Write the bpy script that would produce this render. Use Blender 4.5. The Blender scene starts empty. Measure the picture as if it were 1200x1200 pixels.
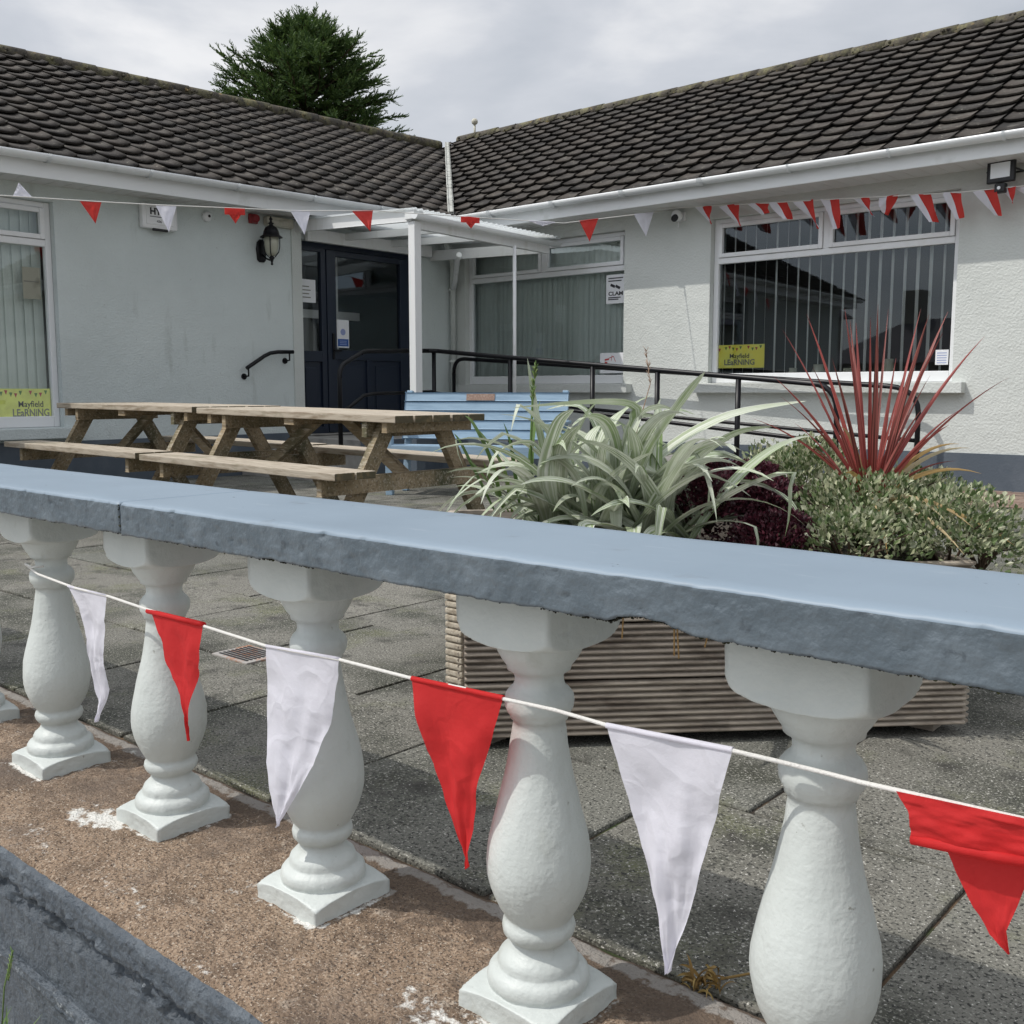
import bpy, bmesh, math, random
from mathutils import Vector, Matrix, noise, Quaternion
from math import sin, cos, pi, radians as R
random.seed(7)
S = bpy.context.scene
C = S.collection
# ------------------------------------------------------------------ camera
AZ, PITCH = R(41.04), math.atan(142/1202)
Fw = Vector((-sin(AZ)*cos(PITCH), cos(AZ)*cos(PITCH), -sin(PITCH)))
Rt = Vector((cos(AZ), sin(AZ), 0)); Up = Rt.cross(Fw)
cam = bpy.data.cameras.new('camera'); co = bpy.data.objects.new('camera', cam); C.objects.link(co)
co.matrix_world = Matrix(((Rt.x, Up.x, -Fw.x, 0), (Rt.y, Up.y, -Fw.y, 0), (Rt.z, Up.z, -Fw.z, 0), (0, 0, 0, 1)))
cam.sensor_width = 36; cam.lens = 36*1202/1200; cam.clip_start = .02; cam.clip_end = 2000
S.camera = co
# ------------------------------------------------------------------ light
SA, SE = R(38), R(54)
sdir = Vector((-sin(SA)*cos(SE), -cos(SA)*cos(SE), sin(SE)))
sl = bpy.data.lights.new('sun', 'SUN'); so = bpy.data.objects.new('sun', sl); C.objects.link(so)
sl.energy = 2.85; sl.angle = R(.6); sl.color = (1, .955, .89)
so.rotation_mode = 'QUATERNION'; so.rotation_quaternion = sdir.to_track_quat('Z', 'Y')
W = bpy.data.worlds.new('World'); S.world = W; W.use_nodes = True
nt = W.node_tree; nt.nodes.clear()
def N(nt, t, **k):
    n = nt.nodes.new(t)
    for a, b in k.items():
        if a.startswith('i_'): n.inputs[int(a[2:]) if a[2:].isdigit() else a[2:].replace('_', ' ')].default_value = b
        else: setattr(n, a, b)
    return n
L = lambda nt, a, b: nt.links.new(a, b)
sky = N(nt, 'ShaderNodeTexSky', sky_type='NISHITA', sun_disc=False, sun_elevation=SE, sun_rotation=pi+SA)
tc = N(nt, 'ShaderNodeTexCoord'); mp = N(nt, 'ShaderNodeMapping'); mp.inputs['Scale'].default_value = (1, 1, 2.6); mp.inputs['Location'].default_value = (.35, .1, .0)
n1 = N(nt, 'ShaderNodeTexNoise'); n1.inputs['Scale'].default_value = 3.1; n1.inputs['Detail'].default_value = 7; n1.inputs['Roughness'].default_value = .5; n1.inputs['Distortion'].default_value = .25
cr = N(nt, 'ShaderNodeValToRGB'); cr.color_ramp.elements[0].position = .36; cr.color_ramp.elements[0].color = (5.3, 5.7, 6.3, 1)
cr.color_ramp.elements[1].position = .66; cr.color_ramp.elements[1].color = (9.8, 9.8, 9.9, 1)
e = cr.color_ramp.elements.new(.52); e.color = (7.0, 7.25, 7.75, 1)
mx = N(nt, 'ShaderNodeMix', data_type='RGBA'); mx.inputs[0].default_value = .9
bg = N(nt, 'ShaderNodeBackground'); bg.inputs[1].default_value = .1; ow = N(nt, 'ShaderNodeOutputWorld')
L(nt, tc.outputs['Generated'], mp.inputs[0]); L(nt, mp.outputs[0], n1.inputs['Vector']); L(nt, n1.outputs[0], cr.inputs[0])
L(nt, sky.outputs[0], mx.inputs[6]); 
# clouds glow brighter towards the sun
dp_ = N(nt, 'ShaderNodeVectorMath', operation='DOT_PRODUCT'); dp_.inputs[1].default_value = sdir; L(nt, tc.outputs['Generated'], dp_.inputs[0])
gm = N(nt, 'ShaderNodeMapRange'); gm.inputs[1].default_value = .55; gm.inputs[2].default_value = 1; gm.inputs[3].default_value = 1; gm.inputs[4].default_value = 2.6; L(nt, dp_.outputs['Value'], gm.inputs[0])
vs = N(nt, 'ShaderNodeVectorMath', operation='SCALE'); L(nt, cr.outputs[0], vs.inputs[0]); L(nt, gm.outputs[0], vs.inputs['Scale'])
L(nt, vs.outputs[0], mx.inputs[7]); L(nt, mx.outputs[2], bg.inputs[0]); L(nt, bg.outputs[0], ow.inputs[0])
S.view_settings.view_transform = 'Standard'; S.view_settings.look = 'None'; S.view_settings.gamma = 1; S.view_settings.exposure = -.06
S.render.engine = 'CYCLES'
# ------------------------------------------------------------------ materials
def mat(name, col, rough=.7, mix=(), bump=(), spec=.5, coords='Object', metal=0, transl=0, rand=None, sheen=0, coat=0, wave=None):
    """mix: list of (color, scale, lo, hi, detail); bump: list of (scale, strength, dist, detail)"""
    m = bpy.data.materials.new(name); m.use_nodes = True; t = m.node_tree; b = t.nodes['Principled BSDF']
    b.inputs['Roughness'].default_value = rough; b.inputs['Specular IOR Level'].default_value = spec; b.inputs['Metallic'].default_value = metal
    if coat: b.inputs['Coat Weight'].default_value = coat; b.inputs['Coat Roughness'].default_value = .15
    c = N(t, 'ShaderNodeTexCoord'); cur = N(t, 'ShaderNodeRGB'); cur.outputs[0].default_value = (*col, 1); cur = cur.outputs[0]
    if rand:
        g = N(t, 'ShaderNodeNewGeometry'); r = N(t, 'ShaderNodeValToRGB'); r.color_ramp.elements[0].color = (*rand[0], 1); r.color_ramp.elements[1].color = (*rand[-1], 1)
        for k, q in enumerate(rand[1:-1]): x = r.color_ramp.elements.new((k+1)/(len(rand)-1)); x.color = (*q, 1)
        L(t, g.outputs['Random Per Island'], r.inputs[0]); cur = r.outputs[0]
    for q in mix:
        n = N(t, 'ShaderNodeTexNoise'); n.inputs['Scale'].default_value = q[1]; n.inputs['Detail'].default_value = q[4] if len(q) > 4 else 4; n.inputs['Roughness'].default_value = .6
        if len(q) > 5:
            mpp = N(t, 'ShaderNodeMapping'); mpp.inputs['Scale'].default_value = q[5]; L(t, c.outputs[coords], mpp.inputs[0]); L(t, mpp.outputs[0], n.inputs['Vector'])
        else: L(t, c.outputs[coords], n.inputs['Vector'])
        mr = N(t, 'ShaderNodeMapRange'); mr.inputs[1].default_value = q[2]; mr.inputs[2].default_value = q[3]; L(t, n.outputs[0], mr.inputs[0])
        x = N(t, 'ShaderNodeMix', data_type='RGBA'); L(t, mr.outputs[0], x.inputs[0]); L(t, cur, x.inputs[6]); x.inputs[7].default_value = (*q[0], 1); cur = x.outputs[2]
    L(t, cur, b.inputs['Base Color'])
    prev = None
    for q in bump:
        n = N(t, 'ShaderNodeTexNoise'); n.inputs['Scale'].default_value = q[0]; n.inputs['Detail'].default_value = q[3] if len(q) > 3 else 4
        if len(q) > 4:
            mpp = N(t, 'ShaderNodeMapping'); mpp.inputs['Scale'].default_value = q[4]; L(t, c.outputs[coords], mpp.inputs[0]); L(t, mpp.outputs[0], n.inputs['Vector'])
        else: L(t, c.outputs[coords], n.inputs['Vector'])
        bp = N(t, 'ShaderNodeBump'); bp.inputs['Strength'].default_value = q[1]; bp.inputs['Distance'].default_value = q[2]; L(t, n.outputs[0], bp.inputs['Height'])
        if prev: L(t, prev, bp.inputs['Normal'])
        prev = bp.outputs[0]
    if prev: L(t, prev, b.inputs['Normal'])
    if transl:
        tr = N(t, 'ShaderNodeBsdfTranslucent'); L(t, cur, tr.inputs[0]); ms = N(t, 'ShaderNodeMixShader'); ms.inputs[0].default_value = transl
        o = t.nodes['Material Output']; L(t, b.outputs[0], ms.inputs[1]); L(t, tr.outputs[0], ms.inputs[2]); L(t, ms.outputs[0], o.inputs[0])
        if prev: L(t, prev, tr.inputs['Normal'])
    m['cur'] = 0
    return m
def attr_mix(m, attr, col, noise_scale, amt=1.0):
    """mix a colour into m where a vertex attribute (broken up by noise) is high"""
    t = m.node_tree; b = t.nodes['Principled BSDF']; src = b.inputs['Base Color'].links[0].from_socket
    a = N(t, 'ShaderNodeAttribute'); a.attribute_name = attr
    c = N(t, 'ShaderNodeTexCoord'); n = N(t, 'ShaderNodeTexNoise'); n.inputs['Scale'].default_value = noise_scale; n.inputs['Detail'].default_value = 7; n.inputs['Roughness'].default_value = .7; L(t, c.outputs['Object'], n.inputs['Vector'])
    ad = N(t, 'ShaderNodeMath', operation='ADD'); L(t, a.outputs['Fac'], ad.inputs[0]); L(t, n.outputs[0], ad.inputs[1])
    mr = N(t, 'ShaderNodeMapRange'); mr.inputs[1].default_value = 1.0; mr.inputs[2].default_value = 1.12; mr.inputs[4].default_value = amt; L(t, ad.outputs[0], mr.inputs[0])
    x = N(t, 'ShaderNodeMix', data_type='RGBA'); L(t, mr.outputs[0], x.inputs[0]); L(t, src, x.inputs[6]); x.inputs[7].default_value = (*col, 1); L(t, x.outputs[2], b.inputs['Base Color'])
M = {}
M['render'] = mat('painted_render', (.60, .655, .65), .75, mix=[((.54, .59, .585), 1.3, .4, .75), ((.64, .69, .68), .5, .45, .7), ((.44, .48, .46), 2.4, .60, .80, 7, (2.2, 2.2, .5)), ((.36, .38, .36), 13, .71, .76, 3)], bump=[(55, .55, .012, 3), (9, .3, .02, 3)])
M['render_pale'] = mat('painted_render_pale', (.6, .625, .6), .75, mix=[((.52, .545, .52), 1.1, .45, .8), ((.5, .53, .5), 7, .72, .85)], bump=[(48, .6, .012, 3), (9, .3, .02, 3)])
M['plinth'] = mat('plinth_paint', (.075, .095, .12), .6, mix=[((.11, .13, .155), 3, .45, .7)], bump=[(60, .3, .006)])
M['upvc'] = mat('white_upvc', (.78, .79, .80), .3, mix=[((.68, .69, .67), 4, .55, .8)])
M['whitewood'] = mat('white_painted_wood', (.76, .77, .77), .45, mix=[((.62, .62, .58), 6, .55, .8, 5, (1, 1, .3))], bump=[(80, .1, .002)])
M['gutter'] = mat('white_gutter_plastic', (.80, .82, .83), .3, mix=[((.62, .64, .62), 5, .6, .8)])
M['soffit'] = mat('soffit_board', (.62, .62, .61), .5)
M['tile'] = mat('concrete_roof_tile', (.06, .05, .045), .9, rand=[(.024, .021, .019), (.044, .037, .032), (.066, .056, .047), (.034, .029, .026)],
    mix=[((.105, .098, .085), 9, .5, .75, 6), ((.014, .013, .012), 5, .5, .72, 5), ((.24, .23, .19), 22, .62, .72, 5)], bump=[(60, .5, .006), (14, .3, .01)])
M['ridge'] = mat('ridge_tile', (.075, .065, .05), .9, mix=[((.16, .15, .08), 6, .45, .65, 6), ((.28, .2, .08), 11, .6, .72, 5), ((.03, .028, .025), 16, .5, .7)], bump=[(40, .7, .012)])
M['valley'] = mat('valley_mortar', (.42, .43, .40), .9, mix=[((.22, .22, .2), 14, .45, .7), ((.6, .6, .57), 30, .55, .7)], bump=[(40, .6, .01)])
M['navy'] = mat('navy_door_paint', (.010, .017, .035), .35, bump=[(90, .05, .001)])
M['dark'] = mat('darkened_interior_plaster', (.10, .10, .10), .9)  # darker than real plaster, standing in for the dimness of the rooms
M['floor_in'] = mat('interior_carpet', (.04, .045, .05), .95)  # carpet darkened for the same dim interior
M['blind'] = mat('blind_fabric', (.74, .80, .76), .8, mix=[((.66, .72, .68), 3, .4, .7)], transl=.2)
M['blind2'] = mat('blind_fabric_open', (.9, .92, .9), .8, transl=.3)
M['black'] = mat('black_gloss_metal', (.006, .006, .008), .38, spec=.3)
M['blackmatt'] = mat('black_plastic', (.012, .012, .014), .45)
M['white'] = mat('white_paper', (.75, .76, .78), .7)
M['blue'] = mat('blue_print', (.02, .09, .32), .6); M['lilac'] = mat('lilac_print', (.28, .33, .55), .6)
M['ink'] = mat('dark_print', (.02, .02, .025), .7); M['inkgrey'] = mat('grey_print', (.20, .20, .17), .7); M['inkred'] = mat('red_print', (.45, .05, .05), .7)
M['inkgreen'] = mat('green_print', (.10, .22, .04), .7)
M['yellow'] = mat('yellow_sign_board', (.90, .80, .10), .5, mix=[((.86, .84, .2), 5, .45, .65)])
M['lime'] = mat('lime_sign_board', (.84, .88, .22), .5, mix=[((.7, .72, .18), 6, .45, .65)])
M['wood'] = mat('treated_timber', (.36, .28, .17), .8, rand=[(.26, .195, .12), (.18, .13, .08), (.32, .25, .155), (.22, .165, .10)], mix=[((.10, .065, .035), 7, .5, .72, 6, (1, 8, 8)), ((.055, .06, .028), 2.6, .48, .68, 6), ((.5, .45, .37), 12, .52, .75, 5, (1, 6, 6))], bump=[(18, .4, .004, 6, (1, 10, 10))])
M['woodend'] = mat('shaded_mouldy_end_grain', (.07, .06, .04), .9, rand=[(.05, .045, .03), (.10, .08, .05), (.07, .07, .035)], mix=[((.20, .15, .08), 20, .5, .7)], bump=[(80, .5, .004)])  # plank ends darkened for both mould and the shade on them
M['woodtop'] = mat('weathered_timber_top', (.5, .45, .36), .75, rand=[(.48, .42, .33), (.38, .33, .26), (.54, .48, .39)], mix=[((.20, .15, .10), 6, .47, .70, 6, (1, 8, 8)), ((.17, .16, .10), 3, .58, .75, 5)], bump=[(18, .4, .004, 6, (1, 10, 10))])
M['bluewood'] = mat('blue_painted_wood', (.27, .385, .49), .6, mix=[((.20, .30, .40), 4, .45, .7, 5, (1, 7, 7)), ((.13, .18, .22), 40, .69, .76)], bump=[(30, .15, .002, 4, (1, 8, 8))])
M['deck'] = mat('decking_timber', (.33, .29, .24), .85, rand=[(.36, .31, .255), (.30, .26, .215), (.38, .33, .27)], mix=[((.14, .11, .085), 6, .45, .7, 5, (1, 1, 6)), ((.07, .06, .05), 4, .6, .75, 5)], bump=[(22, .4, .004, 6, (1, 1, 9))])
M['sunlit_deck'] = mat('sunlit_decking', (.50, .45, .36), .85, mix=[((.34, .29, .22), 60, .45, .6)], bump=[(90, .5, .004)])  # paler deck colour for the sun on the left face
M['slab'] = mat('exposed_aggregate_slab', (.17, .165, .15), .85, rand=[(.125, .13, .112), (.18, .172, .148), (.145, .14, .12), (.20, .19, .162)],
    mix=[((.050, .052, .038), 2.6, .46, .62, 7), ((.13, .135, .075), 3.4, .54, .70, 7), ((.25, .245, .21), 190, .53, .64, 2), ((.028, .028, .024), 150, .54, .63, 2), ((.035, .033, .028), 7, .56, .72, 8), ((.60, .58, .54), 190, .67, .70, 2)], bump=[(180, 1, .004, 3), (30, .4, .008)])
M['brick'] = mat('brown_paving_brick', (.2, .13, .1), .85, rand=[(.22, .14, .105), (.17, .115, .09), (.25, .18, .14), (.2, .15, .13)], mix=[((.1, .08, .06), 4, .5, .7)], bump=[(60, .4, .004)])
M['joint'] = mat('slab_joint_soil', (.035, .027, .02), .95, mix=[((.14, .09, .05), 9, .5, .65), ((.05, .075, .02), 5, .6, .7)], bump=[(70, .8, .01)])
M['bed'] = mat('brown_concrete_bed', (.26, .185, .125), .92, mix=[((.34, .25, .175), 24, .45, .65, 6), ((.13, .09, .06), 8, .50, .66, 8), ((.40, .33, .26), 15, .60, .70, 8), ((.12, .078, .05), 150, .50, .62, 4), ((.48, .41, .33), 240, .6, .66, 2), ((.04, .028, .022), 230, .59, .64, 2), ((.12, .09, .07), 3.1, .5, .70, 7)], bump=[(210, 1, .005, 3), (60, .9, .008, 6)])
attr_mix(M['bed'], 'limewash', (.68, .67, .63), 46)
attr_mix(M['bed'], 'damp_shade', (.085, .06, .043), 26, .7)
M['wallface'] = mat('slate_grey_wall_paint', (.058, .073, .090), .55, mix=[((.105, .125, .145), 14, .5, .7, 6), ((.03, .038, .048), 40, .55, .7, 4)], bump=[(110, 1, .007, 5), (30, .8, .012)])
attr_mix(M['wallface'], 'streak_highlight', (.36, .39, .41), 60)
M['cope'] = mat('coping_paint_sky_lit', (.215, .275, .335), .5, mix=[((.185, .24, .295), 2.2, .42, .7, 6), ((.25, .305, .36), 30, .62, .72, 5, (.3, 2, 1)), ((.17, .21, .25), 9, .64, .72, 6), ((.04, .045, .05), 48, .715, .74)], bump=[(9, .08, .003), (120, .10, .001)])  # same paint as the front edge, lightened for the skylight on top
M['copeface'] = mat('coping_paint_shaded', (.088, .112, .132), .4, mix=[((.135, .165, .19), 12, .45, .7, 6), ((.06, .075, .09), 46, .6, .72, 5)], bump=[(14, .35, .008, 3), (75, .6, .005, 3), (240, .25, .001, 3)], spec=.5)  # same coping paint, darkened for the shaded front
M['moss'] = mat('moss_and_shade', (.018, .018, .012), .95, mix=[((.06, .065, .02), 50, .5, .65)], bump=[(150, 1, .006)])
M['baluster'] = mat('pale_grey_masonry_paint', (.56, .595, .575), .5, mix=[((.50, .535, .515), 5, .45, .7), ((.30, .31, .28), 60, .70, .76, 4), ((.42, .44, .40), 7, .62, .76, 7)], bump=[(12, .35, .009, 4), (50, .32, .004, 3), (150, .55, .0016, 2)])
M['cord'] = mat('white_cord', (.72, .71, .68), .8, bump=[(300, .8, .002)])
def creases(m, scale=26):
    t = m.node_tree; b = t.nodes['Principled BSDF']; c = N(t, 'ShaderNodeTexCoord'); v = N(t, 'ShaderNodeTexVoronoi'); v.feature = 'DISTANCE_TO_EDGE'; v.inputs['Scale'].default_value = scale
    n = N(t, 'ShaderNodeTexNoise'); n.inputs['Scale'].default_value = 9; vm = N(t, 'ShaderNodeVectorMath', operation='MULTIPLY_ADD'); vm.inputs[1].default_value = (.16, .16, .12)
    L(t, c.outputs['Object'], n.inputs['Vector']); L(t, n.outputs['Color'], vm.inputs[0]); L(t, c.outputs['Object'], vm.inputs[2]); L(t, vm.outputs[0], v.inputs['Vector'])
    mr = N(t, 'ShaderNodeMapRange'); mr.inputs[2].default_value = .22; L(t, v.outputs['Distance'], mr.inputs[0]); bp = N(t, 'ShaderNodeBump'); bp.invert = True; bp.inputs['Strength'].default_value = .28; bp.inputs['Distance'].default_value = .004; L(t, mr.outputs[0], bp.inputs['Height'])
    L(t, b.inputs['Normal'].links[0].from_socket, bp.inputs['Normal']); L(t, bp.outputs[0], b.inputs['Normal'])
def cloth(name, col, thru=.12, tr=.4):
    m = mat(name, col, .75, bump=[(11, .5, .012, 5), (5, .2, .02, 2, (1, 1, 3)), (900, .2, .0006, 1)], transl=tr)
    t = m.node_tree; o = t.nodes['Material Output']; s = o.inputs[0].links[0].from_socket
    tp = N(t, 'ShaderNodeBsdfTransparent'); tp.inputs[0].default_value = (*[min(1, c+.15) for c in col], 1); ms = N(t, 'ShaderNodeMixShader'); ms.inputs[0].default_value = thru
    L(t, s, ms.inputs[1]); L(t, tp.outputs[0], ms.inputs[2]); L(t, ms.outputs[0], o.inputs[0]); return m
M['red'] = cloth('red_nylon', (.72, .028, .03), .07); M['wcloth'] = cloth('white_nylon', (.86, .85, .93), .04)
creases(M['red'], 13); creases(M['wcloth'], 15)
M['redbright'] = cloth('red_nylon_small', (.66, .05, .04), .05)
def glass_mat():
    m = bpy.data.materials.new('window_glass'); m.use_nodes = True; t = m.node_tree; t.nodes.clear()
    o = N(t, 'ShaderNodeOutputMaterial'); g = N(t, 'ShaderNodeBsdfGlossy'); g.inputs['Roughness'].default_value = .01; g.inputs[0].default_value = (.86, .95, 1, 1)
    tp = N(t, 'ShaderNodeBsdfTransparent'); tp.inputs[0].default_value = (.95, .97, .96, 1); f = N(t, 'ShaderNodeFresnel'); f.inputs[0].default_value = 1.5
    ml = N(t, 'ShaderNodeMath', operation='MULTIPLY_ADD'); ml.inputs[1].default_value = 1.35; ml.inputs[2].default_value = .02
    ms = N(t, 'ShaderNodeMixShader'); L(t, f.outputs[0], ml.inputs[0]); L(t, ml.outputs[0], ms.inputs[0]); L(t, tp.outputs[0], ms.inputs[1]); L(t, g.outputs[0], ms.inputs[2]); L(t, ms.outputs[0], o.inputs[0]); return m
M['glass'] = glass_mat()
M['clearplastic'] = mat('milky_polycarbonate', (.75, .78, .78), .3, transl=.6)
M['lampglass'] = mat('frosted_lamp_glass', (.55, .55, .45), .25, transl=.3)
M['lens'] = mat('floodlight_lens', (.9, .92, .95), .15)
M['redplastic'] = mat('red_sounder_plastic', (.25, .015, .02), .4)
M['beige'] = mat('beige_plastic', (.5, .48, .40), .5, mix=[((.3, .28, .22), 8, .5, .7)])
M['soil'] = mat('planter_soil', (.04, .03, .02), .95, bump=[(60, 1, .02)])
M['brass'] = mat('bronze_plaque', (.24, .15, .11), .5, mix=[((.38, .28, .22), 60, .5, .7)])
M['concrete'] = mat('ramp_concrete', (.32, .31, .29), .9, mix=[((.2, .19, .18), 4, .45, .7)], bump=[(90, .4, .004)])
M['palecon'] = mat('pale_pavement_concrete', (.50, .48, .45), .9, mix=[((.36, .35, .33), 2, .45, .7)], bump=[(90, .4, .004)])  # made pale so the unseen pavement bounces more light
M['terrain'] = mat('rough_ground', (.07, .09, .035), .95, mix=[((.14, .12, .09), 1.5, .45, .65)], bump=[(20, .6, .03)])
M['asphalt'] = mat('asphalt', (.05, .05, .052), .9, mix=[((.085, .085, .085), 90, .5, .65)], bump=[(150, .6, .004)])
M['bark'] = mat('bark', (.09, .06, .04), .9, bump=[(30, .8, .02)])
M['conifer'] = mat('conifer_foliage', (.05, .09, .025), .7, rand=[(.03, .065, .02), (.06, .11, .028), (.11, .17, .04), (.04, .085, .025)], transl=.22)
M['astelia'] = mat('silver_strap_leaf', (.33, .39, .27), .48, rand=[(.15, .23, .08), (.30, .38, .20), (.21, .30, .11), (.44, .49, .35), (.12, .20, .06)], mix=[((.50, .54, .42), 3, .50, .62, 3)], bump=[(8, .1, .002)], transl=.22)
def stripes(m, col, freq, base=None):
    t = m.node_tree; b = t.nodes['Principled BSDF']; src = b.inputs['Base Color'].links[0].from_socket; ends = [l.to_socket for l in src.links]
    a = N(t, 'ShaderNodeAttribute'); a.attribute_name = 'across'; al = N(t, 'ShaderNodeAttribute'); al.attribute_name = 'along'
    n = N(t, 'ShaderNodeTexNoise'); n.noise_dimensions = '2D'; cx = N(t, 'ShaderNodeCombineXYZ'); g = N(t, 'ShaderNodeNewGeometry'); ad = N(t, 'ShaderNodeMath', operation='MULTIPLY_ADD'); ad.inputs[1].default_value = 37
    L(t, g.outputs['Random Per Island'], ad.inputs[0]); L(t, a.outputs['Fac'], ad.inputs[2]); L(t, ad.outputs[0], cx.inputs[0]); L(t, al.outputs['Fac'], cx.inputs[1])
    mp = N(t, 'ShaderNodeMapping'); mp.inputs['Scale'].default_value = (freq, 1.2, 1); L(t, cx.outputs[0], mp.inputs[0]); L(t, mp.outputs[0], n.inputs['Vector']); n.inputs['Scale'].default_value = 1; n.inputs['Detail'].default_value = 3
    mr = N(t, 'ShaderNodeMapRange'); mr.inputs[1].default_value = .42; mr.inputs[2].default_value = .62; L(t, n.outputs[0], mr.inputs[0])
    x = N(t, 'ShaderNodeMix', data_type='RGBA'); L(t, mr.outputs[0], x.inputs[0]); L(t, src, x.inputs[6]); x.inputs[7].default_value = (*col, 1); out = x.outputs[2]
    if base:
        m2 = N(t, 'ShaderNodeMapRange'); m2.inputs[1].default_value = .0; m2.inputs[2].default_value = .38; m2.inputs[3].default_value = .8; m2.inputs[4].default_value = 0; L(t, al.outputs['Fac'], m2.inputs[0])
        y = N(t, 'ShaderNodeMix', data_type='RGBA'); L(t, m2.outputs[0], y.inputs[0]); L(t, out, y.inputs[6]); y.inputs[7].default_value = (*base, 1); out = y.outputs[2]
    for e in ends: L(t, out, e)
    bp = N(t, 'ShaderNodeBump'); bp.inputs['Strength'].default_value = .5; bp.inputs['Distance'].default_value = .002; L(t, n.outputs[0], bp.inputs['Height']); L(t, bp.outputs[0], b.inputs['Normal'])
stripes(M['astelia'], (.68, .71, .62), 4.5, (.07, .12, .03))  # leaf bases darkened to paint in the shade inside the clump
M['green'] = mat('green_sword_leaf', (.12, .2, .05), .5, rand=[(.08, .16, .035), (.16, .25, .07), (.24, .3, .10)], transl=.3)
M['cordyline'] = mat('red_cordyline_leaf', (.30, .06, .055), .45, rand=[(.06, .025, .018), (.22, .035, .03), (.34, .055, .05), (.10, .035, .025), (.42, .10, .085)], transl=.3)
stripes(M['cordyline'], (.50, .15, .13), 2.6, (.32, .02, .022))
M['straw'] = mat('dry_straw_leaf', (.46, .33, .14), .7, rand=[(.5, .37, .15), (.42, .26, .10), (.5, .42, .26)], transl=.25)
M['varieg'] = mat('variegated_leaf', (.2, .26, .12), .5, rand=[(.05, .09, .03), (.15, .21, .08), (.09, .14, .05), (.55, .56, .36), (.16, .22, .10), (.62, .62, .45), (.08, .12, .05)], transl=.25)
M['purple'] = mat('purple_leaf', (.06, .012, .025), .5, rand=[(.03, .008, .014), (.09, .015, .03), (.05, .012, .02), (.14, .03, .05)], transl=.2)
M['seed'] = mat('dry_flower_spike', (.30, .20, .14), .8)
M['stone'] = mat('rounded_stone', (.30, .26, .21), .85, bump=[(30, .5, .01)])
M['nwall'] = mat('neighbour_render', (.33, .31, .27), .8, bump=[(40, .4, .01)])
M['nroof'] = mat('neighbour_slate', (.10, .085, .10), .8, bump=[(20, .6, .02, 3, (1, 6, 6))])
M['screw'] = mat('drain_grate_metal', (.35, .33, .31), .5, mix=[((.35, .15, .07), 20, .5, .65)])
M['stump'] = mat('dead_weed', (.30, .19, .05), .8, rand=[(.34, .22, .06), (.22, .13, .04), (.42, .30, .10)])
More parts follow.
